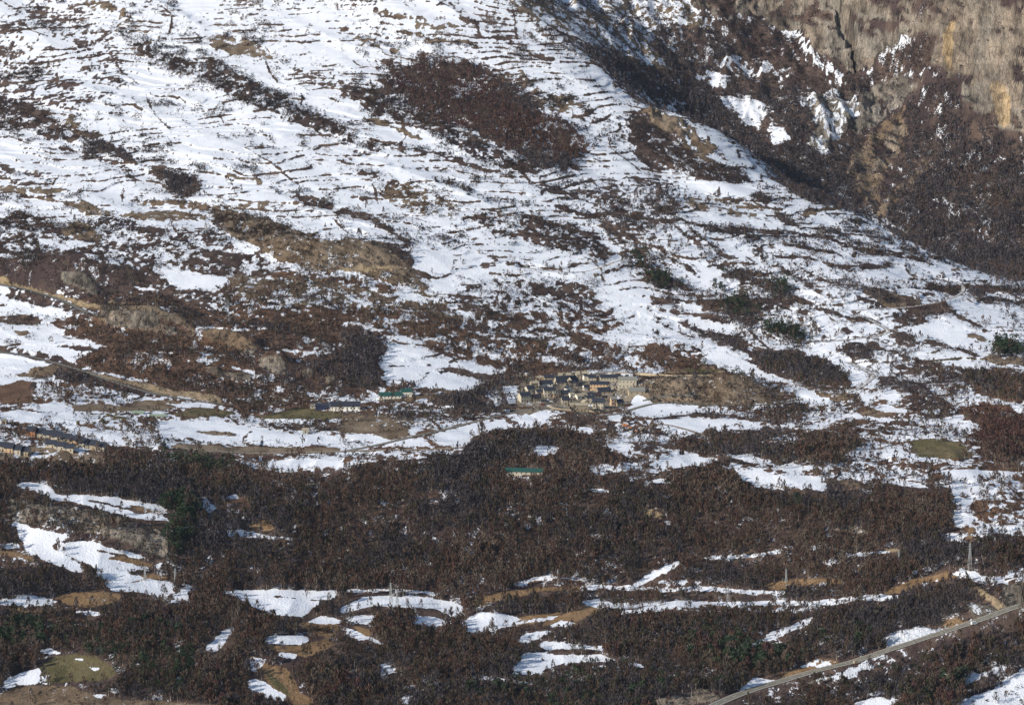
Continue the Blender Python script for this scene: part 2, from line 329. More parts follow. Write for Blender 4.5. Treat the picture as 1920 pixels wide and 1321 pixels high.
z("620,800 700,785 760,790 700,812 640,812", S=-.2, C=0, F=0, H=.1)
D_("1780,1120 1920,1140 1920,1190 1820,1180", **SNOW)
D_("940,1180 1100,1175 1300,1185 1600,1190 1920,1195 1920,1215 1700,1230 1400,1235 1100,1215", S=-.3, C=0, F=0, H=.05, T=0)
D_("1300,1250 1500,1250 1920,1220 1920,1240 1600,1250 1400,1265", S=.4, C=2, H=.5)
D_("1500,1270 1740,1260 1920,1250 1920,1310 1700,1300 1600,1320 1530,1300", **SNOW)
# --- middle, centre (E)
E_("400,10 640,70 700,60 900,140 1010,160 1010,210 900,220 840,215 700,230 560,225 520,260 660,290 700,300 640,320 540,320 490,270 510,240 430,180 400,120", S=1.1, H=.15, T=.6)
E_("500,260 600,270 700,295 700,310 580,325 520,310", **SNOW)
E_("400,120 560,110 640,140 640,170 520,200 430,160", **SNOW)
E_("700,230 800,225 890,240 840,265 760,275", **SNOW)
E_("840,190 900,160 1010,170 1010,205 930,222 850,200", **PATCH)
E_("775,185 860,140 880,160 800,190", S=0, C=2, F=.5, K=2)
E_("350,60 400,130 400,180 500,240 490,250 420,220 350,150 280,100 240,60", S=.05, C=2, F=.9, K=2)
E_("640,60 800,100 960,150 1080,160 1260,200 1300,240 1120,200 960,170 840,130", S=.4, C=2, H=.7)
E_("980,160 1200,200 1380,225 1480,160 1560,140 1500,200 1380,240 1200,225", S=1.0, H=.2, C=7)
E_("1400,0 1600,0 1920,60 1920,200 1700,200 1720,130 1640,150 1480,180 1540,100 1440,60", **PATCH)
E_("700,290 900,240 1040,250 1300,260 1420,300 1500,380 1400,440 1200,480 1000,450 900,400 820,360 720,330", S=.55, C=2, H=.8, T=.4)
E_("560,330 820,360 900,400 1000,470 1200,500 1300,560 1100,600 900,560 720,480 600,420", S=.3, C=2, H=.9, F=.1)
E_("800,440 1100,430 1300,420 1500,430 1600,500 1500,560 1300,540 1100,560 900,500", S=.3, C=1, H=.9, F=.1)
E_("0,340 80,350 190,385 150,395 40,365", **PATCH)
E_("180,330 400,330 500,370 470,385 380,370 300,350", **PATCH)
E_("250,485 350,485 350,500 260,500", **SNOW)
E_("600,395 680,400 640,410", **SNOW)
E_("620,420 760,435 740,450 640,440", **SNOW)
E_("930,370 1000,440 1150,400 1220,400 1160,420 1040,440 940,400", **PATCH)
E_("0,480 80,490 220,540 220,560 120,530 0,510", **PATCH)
E_("250,580 320,570 480,610 440,620 300,590", **SNOW)
E_("270,605 400,620 500,655 460,665 280,640", **SNOW)
E_("0,520 80,500 200,560 260,640 200,700 220,800 240,850 160,860 60,850 0,800", S=.05, C=2, F=.8, K=2, H=.6)
E_("205,675 270,670 360,710 400,705 470,730 520,760 460,800 400,840 340,820 250,790 220,740", **SNOW)
E_("260,735 400,730 380,745 270,745", S=.1, C=2, H=.4)
E_("260,650 380,665 500,700 640,720 720,715 860,745 910,765 860,780 760,765 640,745 520,735 400,690 300,680", S=1.05, H=.15, C=2, T=.2)
E_("500,700 600,710 640,740 560,745", **SNOW)
E_("660,735 760,730 900,765 850,780 700,750", **SNOW)
E_("500,760 560,780 720,790 830,830 760,870 600,860 440,860 400,870 470,800", **SNOW)
E_("520,760 480,790 430,830 380,860 300,870 420,820 470,780", S=.1, C=2, H=.9, F=.3)
E_("540,740 700,760 840,790 900,770 1000,770 1040,830 900,850 760,820 640,785", S=.05, C=2, F=.7, K=2, H=.6)
E_("420,870 560,860 700,870 680,885 500,880", S=.2, C=0, H=.3)
E_("110,940 200,890 220,920 160,945", **PATCH)
E_("200,925 400,910 430,900 600,890 620,900 440,935 240,940", S=-.3, C=0, H=.05)
E_("420,930 500,910 500,940 430,945", **PATCH)
E_("500,920 720,870 800,830 980,840 1000,930 980,970 860,1000 720,1000 620,970 520,960", S=.05, C=2, F=1, K=2, H=.5)
E_("790,870 960,880 980,940 840,960", S=.9, F=.5, K=2)
E_("900,850 1050,860 1000,910 930,880", **SNOW)
E_("300,960 620,980 860,1000 840,1030 600,1050 400,1050 280,1010", S=.2, C=2, H=.8, F=.2, T=.5)
E_("0,1000 260,1010 500,1050 420,1100 200,1100 0,1060", S=.15, C=0, H=.5, T=.5)
E_("340,1110 400,1080 500,1075 420,1110 360,1120", **PATCH)
E_("0,1130 200,1110 280,1120 280,1150 200,1170 60,1150", **SNOW)
E_("160,1120 330,1080 380,1120 280,1150 210,1130", **TAN)
E_("270,1180 340,1150 440,1150 510,1185 400,1188", **SNOW)
E_("490,1140 640,1090 900,1040 980,1080 900,1120 760,1170 640,1185 560,1180", **SNOW)
E_("1000,1020 1040,1010 1130,1080 1080,1100 1020,1080", **SNOW)
E_("1050,1000 1160,980 1170,1030 1130,1050", **SNOW)
E_("960,970 1160,960 1300,980 1280,990 1160,980 1000,1010", S=-.3, C=7, F=0, H=.1, T=0)
E_("1170,990 1230,1000 1200,1030", **PATCH)
E_("980,960 1000,830 1100,780 1300,760 1600,790 1700,840 1660,920 1560,980 1400,1010 1200,960", S=.12, C=7, F=.15, K=2, H=.1, T=0)
E_("1380,750 1560,755 1800,760 1900,765 1800,785 1560,775 1400,780", S=.95, C=2, H=.2)
E_("1140,700 1200,690 1240,705 1180,712", **SNOW)
E_("1170,580 1290,575 1300,598 1200,600", **SNOW)
E_("1200,605 1320,620 1300,628", **SNOW)
E_("1320,650 1400,660 1360,680 1330,668", **PATCH)
E_("1200,640 1300,650 1360,690 1500,760 1300,760 1240,720", S=.2, C=2, F=.6, K=2)
E_("900,760 1060,700 1200,740 1300,760 1180,790 1060,800 1020,830 940,830", S=.05, C=1, H=.9, F=.4)
E_("1640,920 1700,900 1740,930 1660,960", **SNOW)
E_("1660,790 1920,770 1920,900 1820,930 1720,900 1700,850", S=.0, C=0, H=.7, F=.05, T=0)
# --- village surroundings (E/F)
E_("1640,960 1720,945 1860,960 1980,985 1960,1020 1800,1030 1660,1020 1620,990", **SNOW)
F_("-290,960 -200,945 0,960 120,985 140,1020 0,1025 -200,1025 -300,1000", **SNOW)
E_("1500,1010 1580,1010 1570,1040 1510,1040", **SNOW)
E_("1480,1060 1560,1050 1580,1090 1540,1110", **PATCH)
E_("1230,1060 1400,1090 1460,1100 1530,1120 1400,1120 1280,1090", **PATCH)
E_("1760,1040 1920,1020 2180,1060 2160,1110 1960,1115 1840,1100", **SNOW)
F_("-160,1040 0,1035 340,1035 460,1080 480,1110 300,1100 140,1100 -100,1120", **SNOW)
F_("280,1060 340,1050 260,1080 200,1085", S=0, C=2, H=.6, F=.3)
E_("1240,1000 1400,1020 1560,1060 1520,1110 1400,1080 1260,1060", S=.15, C=2, F=.6, K=2)
E_("1420,1150 1560,1130 1860,1130 1820,1160 1500,1165", S=1.1, C=7, H=.2)
E_("1480,1175 1700,1170 1860,1200 1820,1225 1700,1210 1640,1200 1640,1260 1520,1230", **PATCH)
E_("1640,1170 1780,1190 1800,1220 1640,1215", S=.1, C=2, F=.8, K=2)
# --- upper right slope (F + right of B)
C_("0,1030 130,1035 400,1050 410,1090 300,1100 140,1080 0,1070", **SNOW)
C_("0,1100 160,1100 300,1120 460,1160 420,1220 200,1200 0,1160", S=.45, C=0, H=.2, T=1)
C_("-60,1210 160,1210 400,1240 560,1270 720,1310 500,1310 240,1270 -60,1280", **SNOW)
C_("480,1110 640,1120 800,1150 700,1200 560,1180", S=.9, H=.1, T=.6)
C_("640,1190 860,1160 900,1180 760,1200 700,1220", S=.1, C=0, H=.1)
C_("720,1230 860,1230 880,1260 740,1255", **SNOW)
C_("500,1160 620,1240 700,1300 560,1260 480,1200", S=.1, C=2, F=.8, K=2)
C_("400,1060 460,1080 500,1160 450,1140 400,1100", S=.1, C=2, F=.7, K=2)
C_("900,1190 1100,1260 1250,1310 1100,1310 960,1250", S=.9, H=.2, T=.5)
C_("-400,1000 -200,1000 -40,1100 0,1200 -200,1180 -330,1080", S=.5, C=2, F=.5, K=2, T=.6)
z("1100,330 1240,345 1200,400 1120,400 1060,360", S=.75, C=2, H=.5, F=.15, K=2, T=.6)
z("1280,440 1340,450 1400,470 1560,530 1640,560 1500,580 1400,560 1300,520 1240,480", S=.65, C=2, H=.6, F=.1, T=.5)
z("1400,440 1700,470 1900,530 1960,700 1750,700 1560,640 1450,560 1380,500", S=.9, C=2, H=.3, F=.06, K=2, T=1)
z("1120,420 1240,400 1400,470 1420,560 1500,640 1400,620 1300,560 1180,500", S=.78, C=2, H=.5, F=.14, K=2, T=.8)
z("1290,525 1420,500 1500,560 1560,640 1500,640 1380,600 1300,560", S=.5, C=2, H=.7, F=.25, K=0)
F_("100,0 240,40 320,90 500,130 560,150 620,200 500,180 360,120 240,110 140,90", **PATCH)
F_("500,50 620,40 760,60 800,95 640,110 520,110", **PATCH)
F_("460,130 640,110 860,110 1000,140 900,170 700,160 560,170", **PATCH)
F_("0,130 200,200 190,250 120,310 60,290 0,240 -80,180", **SNOW)
F_("230,240 330,260 300,300 260,330 240,290", **SNOW)
F_("0,370 60,365 120,400 110,440 0,430", **SNOW)
F_("0,470 120,480 280,530 300,560 180,560 60,530", **SNOW)
F_("-190,440 -60,480 100,560 200,640 340,700 430,750 300,740 120,700 0,600 -100,560 -200,480", **SNOW)
F_("460,260 560,260 640,310 620,340 520,310 470,290", S=.1, F=1, K=3)
F_("200,350 340,330 400,420 440,480 340,520 260,420", S=.1, F=.8, K=3)
E_("1720,190 1800,200 1920,280 1920,330 1780,310 1720,260", S=.1, F=1, K=3)
E_("1640,80 1720,90 1730,190 1670,200", S=.2, F=.9, K=3)
F_("190,190 250,200 240,240 200,230", F=.9, K=3)
F_("440,490 560,500 660,560 720,610 620,600 500,560", S=.2, F=1, K=3)
F_("280,480 400,470 440,520 400,560 300,540", F=.9, K=2)
F_("700,390 780,400 760,440 720,450", F=.9, K=2)
F_("740,410 820,400 880,440 880,480 940,500 860,520 780,480 735,460", **SNOW)
F_("930,500 1000,480 1070,540 1020,560 960,530", **PATCH)
F_("870,520 940,510 960,560 900,570", F=.9, K=2, S=.1)
F_("930,350 1000,335 1100,370 1170,420 1080,400 980,370", S=.95, H=.4)
F_("990,280 1100,290 1200,330 1360,380 1180,400 1100,370 1000,330", S=.0, C=0, H=.4, F=.1)
F_("1200,400 1500,380 1500,430 1360,470 1240,440", S=.1, C=2, H=.6, F=.6, K=2)
F_("1090,440 1200,430 1280,450 1360,490 1300,520 1180,490", S=.25, C=2, H=.9)
F_("1140,110 1360,150 1380,180 1300,180 1200,160", **SNOW)
F_("1390,145 1500,160 1640,190 1560,190 1500,220 1420,180", **SNOW)
F_("1490,190 1600,190 1620,200 1520,210", **TAN)
F_("1520,210 1680,215 1800,245 1700,260 1560,245", **PATCH)
F_("1060,200 1200,170 1290,210 1260,250 1100,250 1020,230", **PATCH)
F_("1740,300 1860,300 1900,320 1800,325", **TAN)
F_("1620,280 1700,290 1710,360 1640,370 1610,320", F=1, K=2, S=.05)
F_("1520,380 1700,390 1760,450 1660,480 1560,470 1480,460", **PATCH)
F_("1580,400 1660,430 1640,440", S=.1, C=5)
F_("1240,530 1440,480 1560,510 1600,560 1720,600 1700,630 1500,620 1380,580", **SNOW)
F_("1560,565 1640,570 1720,610 1640,600", **TAN)
F_("1640,560 1780,570 1800,610 1740,615", **SNOW)
F_("1320,640 1460,640 1680,680 1720,720 1500,730 1360,700", S=1.05, C=5, H=.05, T=.8)
F_("1730,640 1760,560 1860,590 1920,620 1920,680 1760,680", S=.3, C=2, F=.9, K=3)
F_("1700,680 1840,680 1920,690 1920,740 1740,730", S=.1, C=0, H=.2)
F_("1060,640 1200,650 1340,690 1300,740 1180,720 1080,690", S=1.0, F=.1, K=2)
F_("900,590 1080,600 1100,680 1080,720 960,690 880,650", S=.05, C=2, F=1, K=2)
F_("1180,540 1300,560 1320,640 1240,630 1180,590", F=.9, K=2, S=.2)
F_("740,600 900,590 1060,570 1140,540 1180,555 1080,600 900,610 760,625", S=.85, H=.1)
F_("640,635 760,640 900,690 1000,740 990,820 960,850 940,790 880,740 780,720", **SNOW)
F_("380,650 640,640 760,690 900,740 960,800 940,860 800,880 640,830 460,770 380,720", S=.08, C=2, F=.8, K=0, H=.5, T=0)
F_("190,690 320,690 440,745 400,750 260,740 190,730", **SNOW)
F_("400,780 560,805 620,820 480,820", **SNOW)
F_("100,560 260,560 360,620 340,660 200,620 110,580", S=.2, F=.7, K=2)
F_("80,700 130,690 140,730 90,735", F=1, K=3)
F_("240,740 340,740 340,800 260,780", F=1, K=3)
F_("0,745 140,735 260,770 380,800 460,860 560,880 540,930 380,950 200,960 0,955 -220,930 -260,860 -220,800", S=-.05, C=0, H=1.1, F=.04, T=0)
F_("0,750 60,745 200,760 160,790 40,790", S=-.2, C=5, H=.2)
F_("380,800 480,820 570,880 560,930 480,920 420,860", F=.9, K=2)
F_("570,860 640,850 640,870 580,880", **SNOW)
F_("640,880 720,880 800,920 860,950 780,960 700,920 640,900", **SNOW)
F_("640,840 800,880 980,900 1000,930 860,940 720,870", S=.0, C=0, H=.5, F=.2)
F_("1000,900 1080,895 1100,940 1060,950 1000,930", **SNOW)
F_("1110,890 1180,880 1220,920 1200,950 1130,930", **SNOW)
F_("500,960 700,940 700,1000 640,1060 460,1060 380,1020", S=.15, C=2, F=.7, H=.7)
F_("340,980 560,960 640,970 500,1000", S=.4)
F_("1100,780 1320,820 1480,860 1560,930 1400,900 1240,880 1120,860", S=.15, C=2, H=.7, F=.7, K=2)
F_("1180,740 1440,720 1560,740 1560,830 1500,860 1360,810", S=.4, C=2, H=.7, F=.4, K=0)
F_("1370,850 1440,850 1460,880 1500,880 1440,900", **PATCH)
F_("1590,750 1920,750 1920,960 1780,920 1640,880 1560,820", S=.06, C=1, F=.7, K=0, H=.8)
F_("1220,920 1400,890 1540,930 1560,1000 1400,1040 1300,1000", S=.25, C=2, H=.8, F=.2)
F_("1600,930 1740,930 1760,945 1640,945", **SNOW)
F_("1850,940 1890,950 1910,1000 1860,980", **SNOW)
F_("1560,960 1740,950 1860,980 1920,1020 1920,1280 1740,1270 1640,1240 1620,1120 1680,1080 1600,1020", S=.04, C=1, F=.8, K=1, H=.7, T=0)
F_("980,1000 1060,970 1200,990 1140,1030 1040,1020", S=-.2, C=0, H=.2)
F_("1060,970 1140,955 1240,980 1320,1000 1200,1000 1080,990", **SNOW)
F_("670,1090 800,1050 960,1000 1040,1020 1240,1045 1100,1050 960,1020 800,1080 700,1100", **PATCH)
F_("1000,1040 1280,1050 1440,1060 1500,1100 1200,1100 1000,1080", S=.35, C=1, H=.5, T=.6)
F_("1480,1050 1540,1010 1600,1060 1500,1060", **SNOW)
F_("1420,1090 1500,1070 1660,1080 1680,1095 1560,1115 1440,1100", S=1.0, C=5, T=.7)
F_("1180,1100 1440,1110 1560,1130 1400,1145 1180,1130", S=.6, C=1, H=.1, T=1)
F_("960,1150 1040,1160 1280,1180 1280,1200 1000,1190", S=.85, H=.2, T=.8)
F_("1280,1160 1400,1145 1560,1155 1600,1200 1620,1250 1500,1255 1340,1250 1280,1200", **OLV)
F_("1620,1180 1680,1180 1660,1200 1620,1200", **SNOW)
F_("960,1210 1200,1200 1320,1240 1340,1260 1580,1265 1580,1290 1300,1260 1000,1240", S=1.05, T=.5, H=.15)
F_("1720,1290 1780,1270 1900,1280 1920,1330 1700,1330", S=-.1, C=1, H=.2)
F_("120,1090 460,1100 620,1080 640,1110 480,1160 300,1150 120,1140", S=.08, C=2, F=.9, K=2)
F_("640,1100 960,1080 1000,1160 940,1240 720,1220 620,1160", S=.1, C=2, F=.9, K=0)
F_("500,1140 640,1130 680,1160 560,1170", S=1.1, F=.15, K=2)
F_("240,1150 340,1180 430,1195 300,1190", **PATCH)
F_("0,1120 240,1160 440,1180 680,1180 900,1230 1000,1280 800,1300 560,1290 420,1250 240,1240 0,1220", S=.15, C=2, F=.8, K=0)
F_("0,1235 100,1250 170,1270 80,1300 -140,1310 -200,1300 -80,1250", **SNOW)
F_("260,1240 380,1250 500,1280 440,1300 300,1280", **SNOW)
F_("560,1280 700,1300 740,1320 600,1330", **PATCH)
E_("1110,1190 1200,1190 1190,1230 1120,1220", **SNOW)
E_("1560,1290 1700,1270 1700,1320 1600,1320", S=.6, F=.3)
# hedgerows of the right hand slope
HEDGES = '''580,75 700,95 860,110 1000,125 1140,140 1300,190 1450,215 1550,235|720,110 800,120 900,140|960,215 1100,225 1240,260 1400,250|400,60 560,90 640,150 700,180|520,205 620,240 660,290|740,240 800,290 780,340|1020,240 1100,290 1200,320 1320,330 1400,350|1480,260 1500,290|480,310 560,330 640,350|500,395 600,385 700,390 760,400|560,430 700,445 800,470|600,470 700,510 830,530|470,410 540,480 640,530 680,600|680,520 780,540 860,580|1290,340 1420,380 1500,390|1440,470 1520,460 1560,440 1640,430|1660,440 1740,480 1780,510|1550,540 1640,560 1740,590|1320,560 1480,600 1600,640|300,100 400,140 440,200|640,110 700,150 760,220|860,160 960,250 1080,320 1180,380|1200,340 1300,380 1380,410|850,300 960,350 1100,400 1200,470|1640,330 1700,320|1800,280 1920,300|1780,340 1920,350|1780,380 1920,390|500,840 700,820 900,840|270,900 420,880 560,900|480,940 600,950 740,930|700,1010 800,1000 900,1020|1150,420 1250,460 1350,470|1000,170 1120,190 1180,200|120,20 260,60 420,40|0,60 120,100 300,150|1550,330 1640,350 1720,330'''
for h_ in HEDGES.split('|'): ln(h_, 7, 982, 375, .4885, S=0, C=2, F=.75, K=2, H=1.0, T=0)
# --- the woods in front
WOOD0 = dict(S=.03, C=2, F=1.0, K=0, H=.3, T=0)
z("-9,850 60,845 130,850 200,835 300,840 400,850 460,870 500,885 620,880 720,862 860,850 890,815 960,800 1050,805 1100,815 1140,840 1200,870 1220,890 1290,870 1380,880 1420,915 1560,920 1640,905 1780,910 1790,950 1780,1000 1800,1015 1940,1000 1940,1060 1860,1080 1800,1070 1700,1090 1540,1110 1400,1105 1290,1085 1200,1095 1100,1110 960,1130 880,1135 860,1120 720,1110 560,1110 430,1108 400,1100 340,1110 240,1130 -9,1130", **WOOD0)
z("1080,880 1160,860 1250,850 1200,880 1120,890", S=.7, C=2, F=.4)
z("1000,840 1040,835 1045,850 1010,855", **SNOW)
z("-9,850 60,845 130,850 120,900 -9,930", S=.05, F=1, K=0)
z("260,845 380,848 450,865 460,900 420,925 340,930 280,900", F=1, K=0)
z("290,845 360,843 425,855 440,875 400,878 320,865", K=3)
z("300,960 345,940 365,960 350,1000 330,1035 318,1020", F=1, K=3)
CH['S'][1095:, :] = .03; CH['C'][1095:] = 2; CH['F'][1095:] = 1; CH['K'][1095:] = 0; CH['H'][1095:] = .3; CH['T'][1095:] = 0
z("-9,1130 240,1130 340,1115 400,1100 430,1110 470,1150 520,1160 570,1180 600,1200 640,1190 700,1210 760,1215 880,1200 950,1190 1000,1180 1080,1150 1110,1145 1400,1150 1660,1130 1760,1090 1800,1080 1850,1090 1880,1120 1920,1130 1940,1330 -9,1330", **WOOD0)
# left clearings
G_("100,80 180,75 260,95 350,140 480,140 640,160 760,190 930,210 930,225 760,215 600,185 460,165 560,195 700,225 800,250 930,270 930,290 820,280 700,265 560,220 420,180 320,165 200,130", **SNOW)
G_("700,190 880,220 930,250 820,240", S=0, C=9, F=.2)
G_("0,240 60,170 150,190 260,200 400,200 600,240 760,300 900,340 960,400 960,480 900,490 820,470 700,400 560,360 400,340 240,310 80,290", S=.02, C=4, F=.35, K=0, H=.8)
G_("640,350 760,380 700,410 640,380", S=-.3, C=3, F=0)
G_("850,410 950,410 950,470 880,470", S=-.3, C=4, F=0)
G_("40,160 150,180 120,210 50,215", S=-.3, C=4, F=.1)
G_("80,295 180,330 260,345 390,370 340,400 280,420 300,450 360,490 440,530 480,570 420,580 340,540 260,510 180,460 120,400 90,350", **SNOW)
G_("340,430 420,405 540,410 620,440 760,475 830,490 780,500 640,460 560,450 500,445 640,480 720,520 840,550 760,560 700,570 820,600 930,620 990,650 970,690 900,715 800,690 720,680 640,690 580,650 600,620 560,560 480,510 400,480 330,460", **SNOW)
G_("640,480 780,500 860,530 820,550 700,520", S=-.1, C=9, F=.1)
G_("0,420 80,415 120,440 40,440", **SNOW)
G_("0,440 130,450 200,490 160,540 60,560 0,540", S=.1, C=1, F=.3)
G_("870,530 930,525 900,550", **PATCH)
G_("700,580 900,590 970,620 980,640 840,620", S=0, C=9, F=.1, H=.4)
G_("1040,650 1100,650 1060,720 960,750 1000,720", **PATCH)
G_("0,740 100,740 200,710 320,735 310,750 180,770 60,770 0,765", **SNOW)
G_("320,720 460,700 560,690 700,700 640,750 500,780 380,760", S=.0, C=9, F=.2)
G_("430,795 560,800 580,825 460,820", **PATCH)
G_("1130,150 1200,190 1220,240 1180,240 1130,210", **PATCH)
G_("1260,160 1320,130 1350,170 1320,210 1270,190", **PATCH)
G_("1200,200 1260,170 1380,150 1420,200 1340,240 1240,240", S=.0, C=1, F=.15)
G_("1400,290 1480,275 1540,330 1480,345 1400,330", S=-.1, C=9, F=.2)
G_("1130,360 1240,335 1400,350 1560,370 1640,395 1500,385 1340,370 1240,350", S=.9, F=.5)
G_("1700,80 1760,60 1800,90 1740,100", S=-.3, C=4, F=.1)
G_("1140,1010 1240,930 1290,890 1300,915 1260,970 1200,1025 1150,1025", **SNOW)
G_("1200,690 1300,680 1540,675 1700,685 1860,690 1900,700 1860,730 1700,720 1560,700 1520,715 1700,725 1800,740 1790,760 1700,820 1640,825 1560,820 1480,790 1400,740 1300,700", **SNOW)
G_("1640,850 1720,855 1800,820 1917,840 1917,860 1800,865", **SNOW)
G_("1680,870 1860,860 1917,870 1917,920 1860,950 1740,920", S=0, C=9, F=.2, H=.4)
G_("1500,945 1560,930 1720,935 1730,970 1620,985 1520,975 1480,960", **SNOW)
G_("1500,985 1720,990 1860,960 1900,980 1740,1050 1560,1020 1500,1010", S=-.1, C=9, F=.1)
G_("1560,1030 1680,1030 1660,1060 1600,1060", **SNOW)
G_("1400,1050 1460,1050 1540,1110 1460,1140 1400,1130", S=.9, C=9, F=.1)
G_("1400,1180 1500,1190 1560,1240 1640,1290 1560,1300 1440,1240 1400,1210", **SNOW)
G_("1500,1100 1600,1100 1640,1130 1680,1230 1760,1290 1740,1330 1620,1330 1600,1260 1500,1190 1480,1140", S=-.1, C=9, F=.05, H=.2)
G_("1480,1130 1600,1180 1660,1260 1620,1260 1540,1210", S=-.3, C=5, F=0)
G_("220,1110 300,1050 400,1035 540,1050 640,1110 650,1160 560,1190 440,1190 300,1200 200,1190 230,1150", **OLV)
G_("20,1200 120,1140 220,1110 240,1140 200,1170 270,1150 260,1190 120,1210 40,1225", **SNOW)
G_("220,1010 280,1000 350,1040 240,1040", **PATCH)
G_("410,1065 470,1065 460,1080 420,1078", **SNOW)
G_("480,1110 560,1120 540,1135", **SNOW)
G_("0,1240 200,1210 400,1220 520,1260 720,1290 1200,1310 1300,1340 0,1340", S=-.1, C=0, F=.05, H=.1)
G_("520,1265 590,1262 580,1285 530,1280", **SNOW)
G_("580,1215 640,1230 700,1270 620,1240", **SNOW)
# middle clearings
H_("0,770 80,740 200,708 300,715 440,715 560,730 660,765 700,790 640,820 560,790 440,770 300,770 180,770 60,790 0,800", **SNOW)
H_("-60,760 60,700 0,720 -60,740", S=0)
H_("0,680 130,675 100,690 0,695", **PATCH)
H_("200,670 280,680 260,690", **PATCH)
H_("30,825 100,810 200,820 160,860 60,860", **SNOW)
H_("360,830 500,820 620,850 520,880 420,870", **PATCH)
H_("0,880 60,910 200,970 120,960 20,930", **PATCH)
H_("60,870 160,900 180,950 100,930", S=-.1, C=9, F=.1)
H_("690,850 780,800 900,805 1080,835 1220,825 1080,855 960,870 860,900 740,925 710,890", **SNOW)
H_("1000,830 1220,800 1220,830 1100,860 980,880", S=-.1, C=9, F=.1)
H_("800,870 880,850 860,900 790,920", F=1, K=2)
H_("960,960 1080,905 1200,910 1120,940 1040,970", **SNOW)
H_("1090,985 1150,962 1280,980 1400,985 1460,985 1520,1015 1420,1005 1300,1005 1150,1005", **SNOW)
H_("950,1140 1020,1080 1040,1030 1120,1025 1260,1045 1460,1035 1540,1070 1480,1080 1280,1080 1160,1110 1100,1150 1020,1150", **SNOW)
H_("1590,1100 1640,1085 1710,1095 1680,1115", **SNOW)
H_("740,1160 800,1155 900,1185 1070,1200 980,1205 860,1190", **SNOW)
H_("190,1100 240,1090 300,1130 240,1160", **SNOW)
H_("330,1310 370,1260 400,1285 360,1320", **PATCH)
H_("480,1190 540,1185 540,1200 490,1205", **PATCH)
H_("20,1120 100,1120 100,1150 30,1145", S=-.3, C=4, F=.2)
H_("1670,210 1730,210 1810,260 1800,285 1720,265", S=-.4, C=6, F=.1)
H_("740,740 840,700 1060,675 1240,665 1100,690 900,730 800,760", S=-.1, C=9, F=.1, H=.2)
H_("1180,670 1300,655 1500,655 1700,650 1920,670 1920,690 1700,680 1500,670 1300,670", S=.85, C=1, F=.25)
H_("960,640 1120,605 1370,610 1140,620 1000,650", S=.95, C=9, F=.2)
H_("1640,650 1720,600 1840,540 1910,520 1860,560 1740,620 1680,650", **SNOW)
H_("1220,820 1380,755 1460,780 1340,850 1280,860 1200,840", S=-.1, C=9, F=.05, H=.1)
H_("1360,745 1450,725 1450,745 1600,760 1840,745 1920,745 1920,770 1700,775 1500,770 1400,765", **SNOW)
H_("1170,880 1230,845 1320,865 1220,880", **SNOW)
H_("1500,800 1700,780 1900,770 1920,790 1740,800 1520,820", S=.6, C=1, F=.4)
H_("320,160 500,110 600,130 560,160", S=.02, C=1, F=.5)
H_("1350,105 1420,100 1550,120 1400,120", **PATCH)
H_("1590,45 1680,45 1660,60", **PATCH)
H_("1700,75 1780,55 1880,75 1800,85", **PATCH)
H_("680,105 780,108 740,118", **PATCH)
H_("1750,1290 1900,1260 1960,1290 1940,1340 1760,1340", S=-.1, C=4, F=.1, H=.3)
# right clearings
I_("300,10 440,5 520,25 600,30 760,40 800,65 680,70 820,90 780,110 800,130 680,105 560,80 400,70 330,40", **SNOW)
I_("800,50 1000,60 1000,110 860,120 800,90", S=-.2, C=0, F=.05)
I_("860,0 1000,35 1060,60 940,40", **PATCH)
I_("1160,65 1280,70 1400,100 1340,110 1200,90", **SNOW)
I_("1280,40 1340,40 1340,60", **SNOW)
I_("1440,0 1700,0 1780,20 1740,40 1600,50 1460,30", **PATCH)
I_("1500,100 1560,80 1580,120 1540,140", **SNOW)
I_("1560,170 1640,140 1640,180 1600,210 1570,200", **SNOW)
I_("1520,250 1560,230 1600,260 1660,275 1600,300 1560,340 1530,320", **SNOW)
I_("1480,370 1540,360 1600,410 1540,395 1480,395", **SNOW)
I_("1600,330 1640,330 1610,440 1590,400", S=-.1, C=9, F=.1)
I_("1700,150 1860,150 1840,200 1740,190", S=.5, F=.4)
I_("820,320 1000,310 1060,350 960,360 860,340", S=.0, C=4, F=.5)
I_("1130,440 1200,440 1240,460 1160,465", S=-.4, C=6, F=0)
I_("120,490 180,490 170,505 130,505", **PATCH)
I_("260,485 560,465 600,470 400,490", S=.9, F=.5)
I_("900,480 1100,465 1160,470 940,490", S=.9, F=.5)
I_("0,680 100,655 200,665 340,680 500,690 560,700 400,705 260,695 100,680 0,695", S=1, C=1, F=.15)
I_("470,660 620,620 880,615 920,640 760,640 600,670 560,690", S=.05, C=9, F=.08, H=.3)
I_("0,760 140,745 340,745 700,750 860,735 1000,720 900,760 700,765 400,765 200,765 0,775", **SNOW)
I_("300,770 560,770 700,790 560,805 380,790", S=.5, C=1, F=.4)
I_("1040,715 1150,705 1220,720 1100,740", **SNOW)
I_("1150,700 1240,650 1360,600 1500,575 1600,590 1460,610 1340,640 1240,690", S=-.1, C=9, F=.03, H=.2, T=0)
I_("1510,580 1560,565 1660,570 1700,595 1640,600 1540,595", **PATCH)
I_("1620,630 1680,670 1740,720 1800,760 1770,790 1700,740 1650,690", S=-.3, C=6, F=.05, H=.2)
I_("1600,750 1700,760 1780,790 1680,840 1620,810", S=.1, C=3, F=.1, H=.4)
I_("1800,660 1917,620 1917,740 1840,770 1800,780 1790,720", S=-.1, C=3, F=.15, H=.5)
I_("1440,860 1500,820 1620,840 1600,880 1480,890", S=0, C=9, F=.1, H=.5)
I_("400,970 540,910 700,850 760,820 700,870 560,920 440,970", **SNOW)
I_("1140,940 1240,905 1340,885 1470,900 1400,930 1280,960 1180,1010 1150,990", S=1.05, C=3, F=.03)
